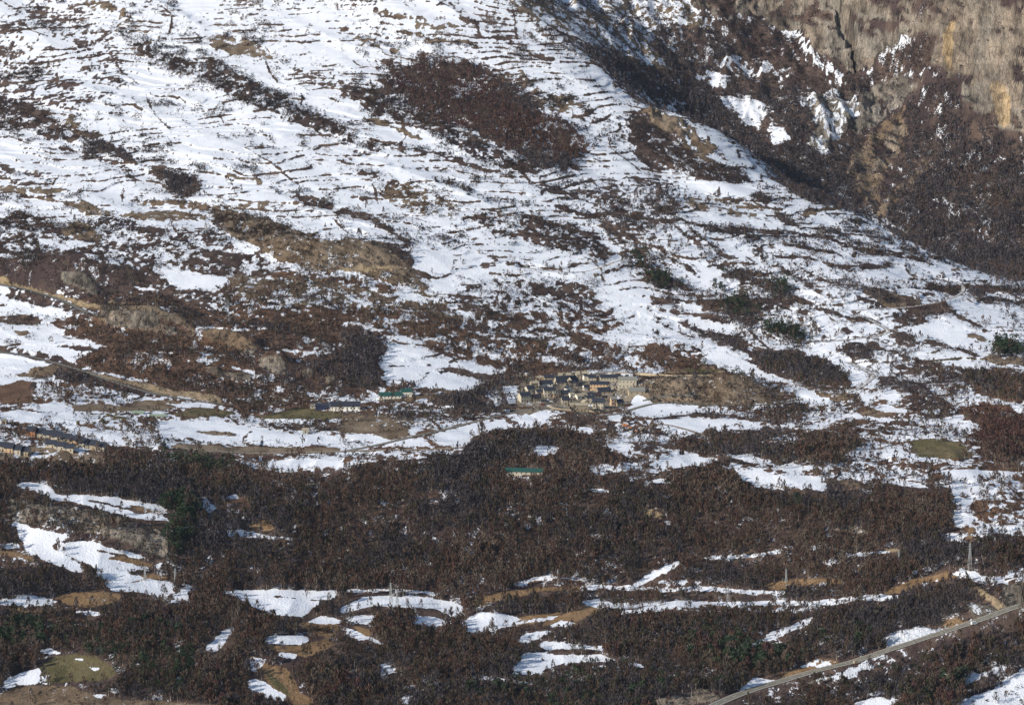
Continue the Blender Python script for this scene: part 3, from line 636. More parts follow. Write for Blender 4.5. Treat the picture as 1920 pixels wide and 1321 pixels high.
I_("920,1080 1100,1020 1180,1000 1100,1050 960,1085", S=.9, C=3, F=.1)
I_("660,1110 740,1065 880,1065 880,1090 740,1120", S=.6, C=9, F=.05)
I_("560,1160 700,1110 740,1130 600,1180", S=.1, C=9, F=.05)
I_("300,1260 360,1210 400,1170 560,1185 460,1230 300,1275", **SNOW)
I_("0,1260 120,1225 220,1275 100,1310 0,1330", S=-.1, C=4, F=.05, H=.3)
I_("660,1210 860,1160 960,1120 1060,1080 1070,1100 960,1160 760,1205", S=.85, C=3, F=.1)
I_("960,1310 1080,1280 1140,1300 1200,1290 1180,1330 960,1330", **SNOW)
I_("1040,1260 1130,1240 1140,1260", **PATCH)
I_("1540,1330 1640,1270 1760,1240 1860,1160 1930,1100 1930,1340", S=.97, C=2, H=.3, F=.05)
I_("1500,1240 1640,1160 1780,1110 1800,1130 1660,1180 1520,1250", S=.8, C=2, F=.3)
SL = dict(S=1.2, F=0, H=.05, T=0, C=9)
for s_, w_, ox_ in (("1080,845 1220,826", 6, 640), ("960,872 1080,850 1220,828", 7, 640), ("1180,882 1310,866", 7, 640), ("1370,757 1500,766 1700,766 1900,760", 10, 640), ("1180,672 1300,661 1560,658 1640,655", 6, 640),
    ("1640,650 1740,590 1900,525", 9, 640), ("960,640 1120,607 1370,610", 6, 640), ("60,685 300,680 550,695", 5, 640), ("740,1160 860,1180 1070,1202", 9, 640), ("0,880 60,915 220,975", 7, 640), ("340,1225 410,1218", 4, 640),
    ("0,757 340,750 700,754 860,742 1150,712", 10, 1280), ("0,672 100,658 340,685 550,698", 9, 1280), ("380,988 540,908 745,830", 8, 1280), ("120,500 260,488 560,467", 6, 1280), ("900,482 1160,466", 6, 1280),
    ("1290,690 1550,684 1900,694", 8, 0), ("110,90 350,150 640,165 940,218", 9, 0), ("560,212 760,255 930,280", 11, 0), ("0,752 200,722 310,745", 8, 0), ("950,745 1060,730", 6, 0), ("1330,358 1560,382 1640,392", 5, 0)):
    ln(s_, w_ * .72, ox_, 880, 1 / 3, **SL)
BK = dict(S=-.15, C=9, F=.02, H=.15, T=0)
for s_, w_, ox_ in (("740,742 850,704 1060,679 1240,667 1320,662", 8, 640), ("1150,868 1250,832 1390,775", 9, 640), ("1000,832 1200,808", 5, 640), ("1680,862 1800,880 1900,890", 8, 0), ("1500,1000 1700,992 1850,955", 7, 0), ("1500,1100 1600,1180 1700,1290", 12, 0),
    ("470,645 640,628 880,622", 7, 1280), ("1150,698 1300,625 1500,578", 9, 1280), ("330,712 460,702 560,694", 9, 0), ("0,470 130,480 180,510", 10, 0), ("620,492 780,515 860,535", 7, 0), ("60,780 140,800 320,790", 4, 0), ("560,1150 640,1130 740,1110", 6, 1280), ("1440,865 1560,840", 9, 1280), ("640,590 700,640 900,600", 4, 0)):
    ln(s_, w_, ox_, 880, 1 / 3, **BK)
# conifers thickly through the lower right woods
I_("0,900 300,860 460,1000 700,960 880,880 1100,900 1000,1000 700,1060 560,1180 300,1260 100,1230 0,1100", K=4)
I_("1060,1060 1300,1020 1400,1120 1300,1160 1100,1160", K=4)
I_("1200,1250 1480,1150 1700,1160 1640,1230 1400,1330 1200,1330", K=4)
I_("500,130 700,130 700,240 560,240", K=4)
H_("900,1160 1300,1150 1560,1120 1920,1140 1920,1330 1000,1330 600,1260 860,1230", K=4)
G_("0,840 300,830 560,860 1000,900 1100,1040 1060,1240 900,1260 700,1200 640,1080 400,1020 200,980 0,1040", K=4)
# --- the mountain and slopes beyond the side valley
FARP = "940,-90 962,0 1020,45 1100,112 1200,192 1270,212 1340,242 1420,295 1500,365 1560,385 1620,408 1740,470 1830,500 1930,532 1930,-90"
fm = poly_mask(rd(FARP)); FARM = np.zeros((Hh, Ww), bool); FARM[fm[0]:fm[1], fm[2]:fm[3]] = fm[4]
CH['S'][FARM] = .2; CH['C'][FARM] = 2; CH['F'][FARM] = .35; CH['H'][FARM] = .6; CH['T'][FARM] = 0; CH['K'][FARM] = 2
z("950,-20 1280,-20 1310,40 1345,90 1330,120 1250,130 1180,115 1100,80 1030,50 980,20", S=.52, C=0, H=.6, F=0)
z("1020,50 1080,80 1140,90 1220,125 1290,150 1330,170 1250,175 1210,180 1130,120 1060,80", S=.12, C=2, F=.4, H=.8)
z("1240,40 1330,60 1400,100 1370,150 1440,160 1500,190 1440,200 1380,175 1330,165 1290,150 1250,125 1225,85", S=.1, C=2, F=.5, K=2)
z("1280,-20 1400,-20 1440,15 1400,35 1330,30 1290,0", S=-.1, C=3, H=.5, F=0)
z("1400,-20 1560,-20 1600,130 1560,110 1500,70 1430,40 1400,30", S=-.3, C=4, H=.2, F=0)
z("1340,35 1430,60 1500,62 1560,130 1590,160 1500,140 1420,115 1350,80", S=.05, C=2, H=.9, F=.2, K=1)
z("1470,55 1500,62 1545,105 1585,152 1565,158 1530,125 1490,85", S=.5, C=2, F=0, H=1)
z("1355,105 1440,112 1500,140 1480,162 1400,152 1360,130", S=.6, C=2, F=.05)
z("1312,140 1345,130 1370,145 1345,168 1318,155", **PATCH)
z("1335,180 1370,176 1425,190 1445,215 1405,238 1350,205", S=1.02, F=.05, H=.3)
z("1430,240 1470,238 1480,268 1440,264", **SNOW)
z("1505,175 1605,170 1612,200 1592,240 1562,262 1556,292 1530,270 1525,215", S=.5, C=3, F=.1, H=.5)
z("1425,190 1500,178 1530,215 1530,290 1560,300 1605,330 1635,405 1560,372 1480,320 1445,272 1482,262 1470,235 1445,215", S=.06, C=2, F=.9, K=2)
z("1205,150 1330,168 1350,185 1430,265 1480,310 1560,372 1610,400 1500,375 1430,300 1380,260 1280,205", S=.06, C=2, F=1, K=2)
z("1545,-20 1940,-20 1940,262 1870,240 1800,200 1760,130 1700,60 1640,110 1600,140 1590,80", S=-.5, C=4, F=.02, H=.06)
z("1600,15 1650,20 1680,90 1640,110 1602,80", C=3)
z("1800,160 1870,150 1900,200 1920,250 1850,235 1790,200", C=3)
z("1850,150 1880,160 1900,240 1870,230", C=6)
z("1770,40 1800,40 1790,130 1772,125", C=6)
z("1700,10 1780,-10 1740,60 1700,60", S=-.1, C=4, H=.5, F=.2)
z("1565,172 1615,140 1660,110 1720,62 1757,60 1747,125 1690,135 1640,152 1600,182", S=.0, C=2, F=.7, K=0)
z("1620,170 1690,140 1725,150 1685,192 1640,232 1608,255 1600,230", S=-.1, C=3, F=.1, H=.4)
z("1600,300 1640,240 1700,190 1692,280 1645,350 1655,412 1620,380 1600,330", S=-.1, C=0, F=.2, H=.6)
z("1640,290 1690,220 1690,270 1640,330", C=4, F=.03)
z("1700,160 1790,140 1825,135 1800,185 1865,240 1940,272 1940,540 1740,470 1680,440 1645,400 1700,300 1692,225", S=.02, C=2, F=1, K=2, H=.5)
z("1640,395 1700,340 1730,300 1740,310 1690,370 1650,412", S=-.1, C=0, F=.15, H=.5)
z("1660,440 1700,430 1680,460 1640,430", C=3, F=.2)
z("1790,290 1900,380 1880,400 1790,350", K=0)

z("-9,832 70,838 150,846 200,856 195,868 100,862 40,858 -9,862", S=.2, C=0, F=0, H=.3, K=0)
z("285,840 360,838 430,850 450,878 400,885 320,872", F=1, K=3, S=0, H=0)
z("303,935 352,932 372,960 362,1010 338,1048 314,1030 316,985", F=1, K=3, S=0, C=2, H=.2)
ROADLINES = [("1310 1348 1360 1318 1440 1293 1520 1270 1600 1247 1680 1222 1760 1197 1840 1170 1890 1153 1950 1130", 26),
 ("330 838 420 848 520 850 640 846 720 842 800 842 870 838", 10), ("1570 738 1610 728 1630 712 1640 704 1620 692 1590 678", 12), ("1528 640 1600 636 1660 628 1668 618 1640 604 1600 583", 10),
 ("1600 583 1680 578 1720 576 1780 564 1810 545 1800 532 1760 520", 9), ("-20 655 60 668 140 690 200 712 280 735 340 748 420 758", 12), ("640 850 720 836 800 816 880 796 940 782 1000 770", 10)]
# ------------------------------------------------------------------ cover onto the terrain
def sample(Xa, Ya, px, py):
    ja = np.clip((Ya - 2600) / 900, .5, 1) + np.clip((Ya - 4000) / 150, 0, .8); jx = 16 * ja * (fbm(Xa / 26, Ya / 34, 41, 4, .7)); jy = 7 * ja * (fbm(Xa / 26, Ya / 40, 57, 4, .7))
    ix = np.clip(px + jx, 0, Ww - 1).astype(np.int32); iy = np.clip(py + jy, 0, Hh - 1).astype(np.int32)
    return {k: v[iy, ix] for k, v in CH.items()}
PX, PY = proj(X, Y, ZS)
run = np.minimum.accumulate(PY, 0)
def boxb(A0, n_, ax):
    p_ = np.cumsum(np.pad(A0, [(n_, n_) if k == ax else (0, 0) for k in (0, 1)], mode='edge').astype(np.float64), ax); m_ = A0.shape[ax]
    return ((np.take(p_, np.arange(m_) + 2 * n_, ax) - np.take(p_, np.arange(m_), ax)) / (2 * n_)).astype(np.float32)
PYE = np.minimum(PY, run + .5)
for s_ in ROADLINES: ln(s_[0], s_[1], F=0)
CH['S'] = boxb(boxb(np.clip(CH['S'], -.5, 1.5), 6, 1), 2, 0)
LC = sample(X, Y, PX, PYE)
wj = np.clip((Y - 2700) / 500, .25, 1); wj = np.where(LC['S'] > 1.1, wj * .4, wj); jj = rng.normal(size=(2,) + X.shape).astype(np.float32)
LCJ = sample(X, Y, PX + 11 * wj * jj[0], PYE + 6 * wj * jj[1]); LC['F'] = LCJ['F']; LC['H'] = LCJ['H']; LC['K'] = LCJ['K']
cl_ = np.isin(LC['C'], (3, 4)) & (Y > 4150) & (LC['S'] < 0)
bz_ = fbm(X / 34 + ZS / 90, ZS / 26, 181, 4, .65) + .25 * fbm(X / 160, ZS / 120, 185, 2)
bm_ = cl_ & (bz_ > .25)
LC['C'] = np.where(bm_, 2, LC['C']); LC['F'] = np.where(bm_, .35, LC['F']); LC['H'] = np.where(bm_, 1.1, LC['H']); LC['K'] = np.where(bm_, 0, LC['K'])
LC2 = sample(X, Y, PX, PYE - 7.5 * F / Y)      # a tree would hide what lies just behind it: keep traced clearings open
LC3 = sample(X, Y, PX, PYE - 4.0 * F / Y)
LC['F'] = np.minimum(LC['F'], np.minimum(LC2['F'], LC3['F']) * .88 + .12 * LC['F'])
# terraces: steps along the contours, their risers bare
hq = 8.0
q = (ZS + 16 * fbm(X / 120, Y / 90, 70, 3)) / hq + 2.7 * np.floor(3 * vn(X / 110, Y / 150, 71)) / 3
gyq = np.abs(np.gradient(ZS, axis=0)) / (DD[1] - DD[0]); gxq = np.abs(np.gradient(ZS, axis=1)) / (U[1] - U[0]) / Y
slope = np.hypot(gxq, gyq) + .02
wq = np.clip(1.9 / hq * slope, .02, .4)
fr = q - np.floor(q)
riser = np.clip(1 - np.abs(fr - .5) / wq, 0, 1)
brk = np.clip((vn(X / 34, Y / 30, 72) - np.where(Y < 4000, .22, .32)) * 3.2, 0, 1)
riser = riser * brk
# field divisions running down the slope
q2 = (X * .9 + Y * .35 + 40 * fbm(X / 140, Y / 140, 75, 2)) / 95
div = np.clip(1 - np.abs((q2 - np.floor(q2)) - .5) * 95 / 2.2, 0, 1) * (vn(X / 60, Y / 60, 76) > .62)
TRR = LC['T']
LC['F'] = np.maximum(LC['F'], .75 * np.clip(np.maximum(riser, div * .8) * 1.5, 0, 1) * TRR * (PX > -1) * np.clip((3900 - Y) / 300, 0, 1) * (vn(X / 45, Y / 45, 77) > .52))
stepf = np.clip((fr - .5) / np.maximum(wq, .05) / 2 + .5, 0, 1) - fr
ZZ = ZS + TRR * stepf * hq * .30 * np.clip(slope / .2, .3, 1)
rkz = np.isin(LC['C'], (3, 4, 6)) | ((LC['C'] == 0) | (LC['C'] == 1)) & (LC['S'] < .1) & (Y > 3150)
rkz = rkz.astype(np.float32); rkz = (rkz + np.roll(rkz, 1, 0) + np.roll(rkz, -1, 0) + np.roll(rkz, 2, 1) + np.roll(rkz, -2, 1)) / 5
ZZ = ZZ + rkz * np.where(LC['C'] == 1, .6, 1) * (1.7 * (.45 - np.abs(fbm(X / 11, Y / 7, 161, 3))) * 2 + 1.6 * fbm(X / 24, Y / 18, 165, 2)) * np.where(Y > 4100, 1.6, 1)
rf_ = rkz * (Y > 4150); lz = ZZ / 17 + 1.3 * fbm(X / 60, Y / 60, 171, 2); fz = lz - np.floor(lz)
ZZ = ZZ + rf_ * 17 * .62 * (np.clip((fz - .35) / .3, 0, 1) - fz)
vs_ = (X + 10 * fbm(X / 40, ZZ / 40, 173, 2)) / 34; vf_ = vs_ - np.floor(vs_)
ZZ = ZZ + rf_ * 7 * (np.abs(vf_ - .5) * 2 - .5) * (.4 + vn(X / 50, ZZ / 50, 175))
ZZ = ZZ + .5 * fbm(X / 16, Y / 16, 80, 2) + .9 * fbm(X / 50, Y / 50, 82, 2)
# snow level: share of snow minus noise in [0, 1]
nz = .9 * fbm(X / 60, Y / 50, 81, 2) + 1.0 * fbm(X / 17, Y / 24, 83, 2) + 1.3 * (vn(X / 5.5, Y / 9, 87) - .5) * 1.6 + 1.1 * (vn(X / 3, Y / 5.5, 88) - .5) * 1.6
nz = nz / nz.std(); un = 1 / (1 + np.exp(-1.7 * nz))
LEV = LC['S'] - un - 1.15 * np.maximum(riser, div) * np.clip(TRR * 1.3, 0, 1)
SH = LC['H'] + .9 * riser * TRR * (vn(X / 20, Y / 20, 90) > .35) + .5 * div * TRR

# ------------------------------------------------------------------ roads: lines on the ground, the ground levelled under them
def z_at(x, y, G=None):
    G = ZZ if G is None else G
    u = np.clip((x / y - U[0]) / (U[1] - U[0]), 0, NU - 1.001); d = np.clip((y - DD[0]) / (DD[1] - DD[0]), 0, ND - 1.001)
    i = u.astype(int) if hasattr(u, 'astype') else int(u); j = d.astype(int) if hasattr(d, 'astype') else int(d)
    fu, fd = u - i, d - j
    return (G[j, i] * (1 - fu) + G[j, i + 1] * fu) * (1 - fd) + (G[j + 1, i] * (1 - fu) + G[j + 1, i + 1] * fu) * fd
def ground(px, py):
    """the nearest point of the ground seen along this line of sight"""
    a, y, zz = pix_dir(px, py); u = a / y
    c = (u - U[0]) / (U[1] - U[0]); i = int(c); f = c - i
    zl = ZZ[:, i] * (1 - f) + ZZ[:, i + 1] * f
    ray = CAMZ + zz / y * DD
    k = np.argmax(zl >= ray)
    if k == 0: k = 1
    d0, d1 = zl[k - 1] - ray[k - 1], zl[k] - ray[k]
    t = d0 / (d0 - d1) if d0 != d1 else 0
    D = DD[k - 1] + t * (DD[k] - DD[k - 1])
    return Vector((u * D, D, z_at(u * D, D)))
roads = []
def road(pxl, width, near=None):
    g = [ground(*p) for p in rd(pxl)]
    p = np.array([[v.x, v.y] for v in g])
    for _ in range(3):
        q_ = np.stack([p[:-1] * .75 + p[1:] * .25, p[:-1] * .25 + p[1:] * .75], 1).reshape(-1, 2); p = np.vstack([p[:1], q_, p[-1:]])
    s = np.r_[0, np.cumsum(np.hypot(*np.diff(p, axis=0).T))]; m = max(3, int(s[-1] / 4))
    t = np.linspace(0, s[-1], m); p = np.stack([np.interp(t, s, p[:, 0]), np.interp(t, s, p[:, 1])], 1)
    h = z_at(p[:, 0], p[:, 1]); kk = 9; hp = np.pad(h, kk, mode='edge'); h = np.convolve(hp, np.ones(2 * kk + 1) / (2 * kk + 1), 'valid')
    # level the ground
    lo, hi = p.min(0) - 30, p.max(0) + 30
    rr = np.where((Y > lo[1]) & (Y < hi[1]) & (X > lo[0]) & (X < hi[0]))
    xs, ys = X[rr], Y[rr]; best = np.full(len(xs), 1e9); bh = np.zeros(len(xs))
    for k in range(0, m, 1):
        dd = (xs - p[k, 0]) ** 2 + (ys - p[k, 1]) ** 2; b = dd < best
        best[b] = dd[b]; bh[b] = h[k]
    d = np.sqrt(best); wgt = np.clip(1 - (d - width * .5 - 2.5) / 9, 0, 1); wgt = wgt * wgt * (3 - 2 * wgt)
    ZZ[rr] = ZZ[rr] * (1 - wgt) + (bh - .15) * wgt
    on = d < width * .5 + 1
    for k_, v_ in (('F', 0),): LC[k_][rr] = np.where(d < width * .5 + 3.5, v_, LC[k_][rr])
    SH[rr] = np.where(d < width * .5 + 2, 0, SH[rr]); LEV[rr] = np.where(on, -.5, LEV[rr])
    roads.append((p, h, width)); return len(roads) - 1
R_MAIN = road("1310 1340 1360 1308 1440 1283 1520 1260 1600 1237 1680 1212 1760 1187 1840 1160 1890 1143 1950 1120", 9.5)
R_VALLEY = road("330 838 420 848 520 850 640 846 720 842 800 842 870 838", 6.5)
R_VILLAGE = road("640 846 720 832 800 812 880 792 940 778 1000 766 1050 760 1080 772 1110 779 1150 778 1200 762 1240 752 1300 758 1380 761 1440 758 1500 748", 6)
R_SWITCH = road("1570 738 1610 728 1630 712 1640 704 1620 692 1590 678", 5)
R_HAIR = road("1528 640 1600 636 1660 628 1668 618 1640 604 1600 583", 4.5)
R_UPPER = road("1600 583 1680 578 1720 576 1780 564 1810 545 1800 532 1760 520", 4.5)
R_CUT = road("-20 530 60 543 130 565 190 590", 6)
R_LOW = road("-20 655 60 668 140 690 200 712 280 735 340 748 420 758", 5.5)
R_TRACK = road("1100 795 1140 812 1170 822 1200 803 1235 790 1290 806 1320 815", 4)
R_FIELD = road("985 500 1040 510 1090 515 1130 500 1170 485", 4)

# ------------------------------------------------------------------ terrain mesh
PAL = np.array([(.165,.118,.078),(.14,.082,.052),(.066,.046,.043),(.195,.178,.155),(.215,.178,.142),(.115,.102,.05),(.315,.235,.14),(.24,.205,.16),(.15,.09,.06),(.235,.15,.08),(.135,.095,.07)])
ci = LC['C'].astype(int)
col = PAL[ci].astype(np.float32)
isr = (np.maximum(riser, div) * np.clip(TRR * 1.5, 0, 1) > .25)[..., None]; col = np.where(isr, col * .35 + np.array([.10, .068, .05]) * .65, col)
v1 = fbm(X / 40, Y / 50, 95, 3)[..., None]; v2 = fbm(X / 9, Y / 14, 99, 2)[..., None]
mixt = np.clip(.5 + 1.3 * v1 + .6 * v2, 0, 1)
alt = {0: 7, 1: 2, 2: 10, 3: 4, 4: 3, 5: 0, 6: 4, 7: 0, 8: 1, 9: 0}
altc = np.array([PAL[alt[i]] for i in range(10)])[ci]
amt = np.array([.35, .5, .5, .45, .85, .35, .4, .3, .15, .3])[ci][..., None]
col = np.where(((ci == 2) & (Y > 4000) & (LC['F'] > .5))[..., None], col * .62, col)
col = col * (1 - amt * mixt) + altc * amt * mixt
rockm = ((ci == 3) | (ci == 4) | (ci == 6) & (Y > 4000))[..., None]
st = (fbm(X / 9, ZZ / 45 + X / 60, 140, 3) + .8 * fbm(X / 30, ZZ / 7, 143, 3) + .9 * fbm(X / 4 + ZZ / 9, ZZ / 5, 147, 2))[..., None]
col = np.where(rockm, col * np.clip(1 + .75 * st, .3, 1.7), col * (1 + .35 * v2))
def grid_mesh(name, VX, VY, VZ, rows, cols):
    nv = rows * cols; me = bpy.data.meshes.new(name)
    co = np.empty((nv, 3), np.float32); co[:, 0] = VX.ravel(); co[:, 1] = VY.ravel(); co[:, 2] = VZ.ravel()
    a = (np.arange(rows - 1)[:, None] * cols + np.arange(cols - 1)[None, :]).ravel()
    f = np.stack([a, a + 1, a + cols + 1, a + cols], 1).astype(np.int32)
    me.vertices.add(nv); me.vertices.foreach_set('co', co.ravel())
    me.loops.add(f.size); me.loops.foreach_set('vertex_index', f.ravel())
    me.polygons.add(len(f)); me.polygons.foreach_set('loop_start', np.arange(0, f.size, 4, dtype=np.int32))
    me.update(calc_edges=True); me.polygons.foreach_set('use_smooth', np.ones(len(f), bool))
    return me
def attr(me, name, kind, arr, n=1):
    a = me.attributes.new(name, kind, 'POINT'); a.data.foreach_set('value' if kind == 'FLOAT' else 'color', np.ascontiguousarray(arr, np.float32).ravel())
def tag(o, label=None, cat=None, group=None, kind=None):
    if label: o['label'] = label
    if cat: o['category'] = cat
    if group: o['group'] = group
    if kind: o['kind'] = kind
    return o
class NT:                                             # short hand for node materials
    def __init__(s, name, rough=.9, spec=.15):
        s.m = bpy.data.materials.new(name); s.m.use_nodes = True; s.t = s.m.node_tree; s.b = s.t.nodes['Principled BSDF']
        s.b.inputs['Roughness'].default_value = rough; s.b.inputs['Specular IOR Level'].default_value = spec
    def n(s, ty, **k):
        o = s.t.nodes.new(ty)
        for a, b in k.items():
            if a in o.inputs and not hasattr(o, a): o.inputs[a].default_value = b
            else: setattr(o, a, b)
        return o
    def l(s, a, b): s.t.links.new(a, b)
    def math(s, op, a, b):
        o = s.t.nodes.new('ShaderNodeMath'); o.operation = op
        for i, v in enumerate((a, b)):
            if isinstance(v, (int, float)): o.inputs[i].default_value = v
            else: s.l(v, o.inputs[i])
        return o.outputs[0]
    def mix(s, f, a, b, ty='MIX'):
        o = s.t.nodes.new('ShaderNodeMix'); o.data_type = 'RGBA'; o.blend_type = ty
        for i, v in ((0, f), (6, a), (7, b)):
            if isinstance(v, (int, float)): o.inputs[i].default_value = v
            elif isinstance(v, tuple): o.inputs[i].default_value = (*v, 1)
            else: s.l(v, o.inputs[i])
        return o.outputs[2]
    def noise(s, scale, det=2, vec=None, rough=.6):
        o = s.t.nodes.new('ShaderNodeTexNoise'); o.inputs['Scale'].default_value = scale; o.inputs['Detail'].default_value = det; o.inputs['Roughness'].default_value = rough
        if vec is not None: s.l(vec, o.inputs['Vector'])
        return o.outputs['Fac']
g = NT('hillside_ground', .95, .08)
tc = g.n('ShaderNodeTexCoord').outputs['Object']
al_ = g.n('ShaderNodeAttribute', attribute_name='snow').outputs['Fac']
ac_ = g.n('ShaderNodeAttribute', attribute_name='ground_colour').outputs['Color']
mp = g.n('ShaderNodeMapping'); g.l(tc, mp.inputs['Vector']); mp.inputs['Scale'].default_value = (1, .55, .8)
f1 = g.noise(.55, 3, mp.outputs[0], .65)
f2 = g.noise(.16, 2, mp.outputs[0])
ar_ = g.n('ShaderNodeAttribute', attribute_name='rock').outputs['Fac']
mr = g.n('ShaderNodeMapping'); g.l(tc, mr.inputs['Vector']); mr.inputs['Scale'].default_value = (.20, .05, .042); mr.inputs['Rotation'].default_value = (0, .25, 0)
wv = g.n('ShaderNodeTexNoise'); wv.inputs['Scale'].default_value = 1.2; wv.inputs['Detail'].default_value = 3; g.l(mr.outputs[0], wv.inputs['Vector'])
vo = g.n('ShaderNodeTexVoronoi', feature='DISTANCE_TO_EDGE'); g.l(g.mix(.35, mr.outputs[0], wv.outputs['Color']), vo.inputs['Vector']); vo.inputs['Scale'].default_value = 2.2
ck = g.n('ShaderNodeMapRange'); ck.inputs['From Max'].default_value = .05; g.l(vo.outputs['Distance'], ck.inputs['Value'])
rn_ = g.noise(3.2, 5, mr.outputs[0], .75)
lv = g.math('ADD', al_, g.math('MULTIPLY', g.math('SUBTRACT', f1, .5), 1.1))
sn = g.n('ShaderNodeMapRange'); sn.inputs['From Min'].default_value = -.05; sn.inputs['From Max'].default_value = .07; g.l(lv, sn.inputs['Value'])
gm = g.math('ADD', g.math('MULTIPLY', f1, 1.5), .25)
cg = g.n('ShaderNodeCombineColor'); [g.l(gm, cg.inputs[i]) for i in range(3)]
gc = g.mix(1.0, ac_, cg.outputs[0], 'MULTIPLY')
rc_ = g.mix(1.0, gc, g.mix(ck.outputs[0], (.62, .60, .58), g.mix(rn_, (.5, .5, .52), (1.5, 1.45, 1.38))), 'MULTIPLY')
gc = g.mix(ar_, gc, rc_)
sc_ = g.mix(f2, (.68, .74, .86), (.87, .88, .91))
g.l(g.mix(sn.outputs[0], gc, sc_), g.b.inputs['Base Color'])
bp = g.n('ShaderNodeBump'); bp.inputs['Strength'].default_value = .6; bp.inputs['Distance'].default_value = 1.6
g.l(g.math('ADD', f1, g.math('MULTIPLY', g.math('SUBTRACT', 1.0, sn.outputs[0]), g.noise(.25, 3, mp.outputs[0]))), bp.inputs['Height'])
hr = g.math('MULTIPLY', ar_, g.math('MULTIPLY', g.math('ADD', rn_, ck.outputs[0]), 3.0)); g.l(g.math('ADD', bp.inputs['Height'].links[0].from_socket, hr), bp.inputs['Height'])
g.l(bp.outputs[0], g.b.inputs['Normal'])
me = grid_mesh('hillside', X, Y, ZZ, ND, NU)
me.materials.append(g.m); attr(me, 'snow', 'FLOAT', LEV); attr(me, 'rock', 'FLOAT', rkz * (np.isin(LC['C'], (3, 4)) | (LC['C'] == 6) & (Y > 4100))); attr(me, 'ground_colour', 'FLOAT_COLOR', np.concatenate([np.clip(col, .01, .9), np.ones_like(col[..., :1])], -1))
hill = bpy.data.objects.new('hillside', me); C.objects.link(hill); hill['kind'] = 'structure'
# the valley floor outside the modelled slopes, out to the horizon
fl = NT('valley_floor_ground', .95, .08)
fn = fl.noise(.004, 4, fl.n('ShaderNodeTexCoord').outputs['Object'])
fl.l(fl.mix(fn, (.09, .06, .045), (.16, .12, .07)), fl.b.inputs['Base Color'])
fx = np.linspace(-9000, 9000, 40)[None, :] + np.zeros((40, 1)); fy = np.linspace(-4000, 14000, 40)[:, None] + np.zeros((1, 40))
vf = bpy.data.objects.new('valley_floor', grid_mesh('valley_floor', fx, fy, np.full((40, 40), -190.) + 0 * fx, 40, 40)); vf.data.materials.append(fl.m)
C.objects.link(vf); vf['kind'] = 'structure'
# road surfaces
ra = NT('asphalt', .85, .3); rn = ra.noise(.8, 3, ra.n('ShaderNodeTexCoord').outputs['Object'])
ra.l(ra.mix(rn, (.13, .125, .105), (.22, .205, .17)), ra.b.inputs['Base Color'])
rg = NT('gravel', .95, .1); rn = rg.noise(.35, 3, rg.n('ShaderNodeTexCoord').outputs['Object'])
rg.l(rg.mix(rn, (.24, .20, .155), (.34, .29, .23)), rg.b.inputs['Base Color'])
rsn = NT('packed_snow_track', .9, .2); rn = rsn.noise(.35, 3, rsn.n('ShaderNodeTexCoord').outputs['Object'])
rsn.l(rsn.mix(rsn.math('GREATER_THAN', rn, .5), (.27, .235, .19), (.7, .72, .76)), rsn.b.inputs['Base Color'])
rp = NT('road_paint', .7, .2); rp.b.inputs['Base Color'].default_value = (.7, .7, .66, 1)
def ribbon(name, idx, off, wd, lift, mat, dash=None):
    p, h, _ = roads[idx]; t = np.gradient(p, axis=0); t /= np.hypot(t[:, 0], t[:, 1])[:, None]; nn = np.stack([-t[:, 1], t[:, 0]], 1)
    a = p + nn * (off - wd / 2); b = p + nn * (off + wd / 2)
    V = np.empty((len(p) * 2, 3)); V[0::2, :2] = a; V[1::2, :2] = b; V[0::2, 2] = h + lift; V[1::2, 2] = h + lift
    Fc = [(2 * i, 2 * i + 1, 2 * i + 3, 2 * i + 2) for i in range(len(p) - 1) if not dash or i % dash == 0]
    me = bpy.data.meshes.new(name); me.from_pydata(V.tolist(), [], Fc); me.materials.append(mat.m if isinstance(mat, NT) else mat); me.update()
    o = bpy.data.objects.new(name, me); C.objects.link(o); o['kind'] = 'structure'; return o
ribbon('road', R_MAIN, 0, 9.5, .12, ra)
for s_ in (-1, 1): ribbon('road_marking', R_MAIN, 3.9 * s_, .3, .13, rp)
ribbon('road_marking', R_MAIN, 0, .25, .13, rp, 3)
for i_, m_ in ((R_VALLEY, rg), (R_VILLAGE, ra), (R_SWITCH, rsn), (R_HAIR, rsn), (R_UPPER, rsn), (R_CUT, ra), (R_LOW, ra), (R_TRACK, rg), (R_FIELD, rsn)):
    ribbon('road' if m_ is ra else 'path', i_, 0, roads[i_][2], .12, m_)
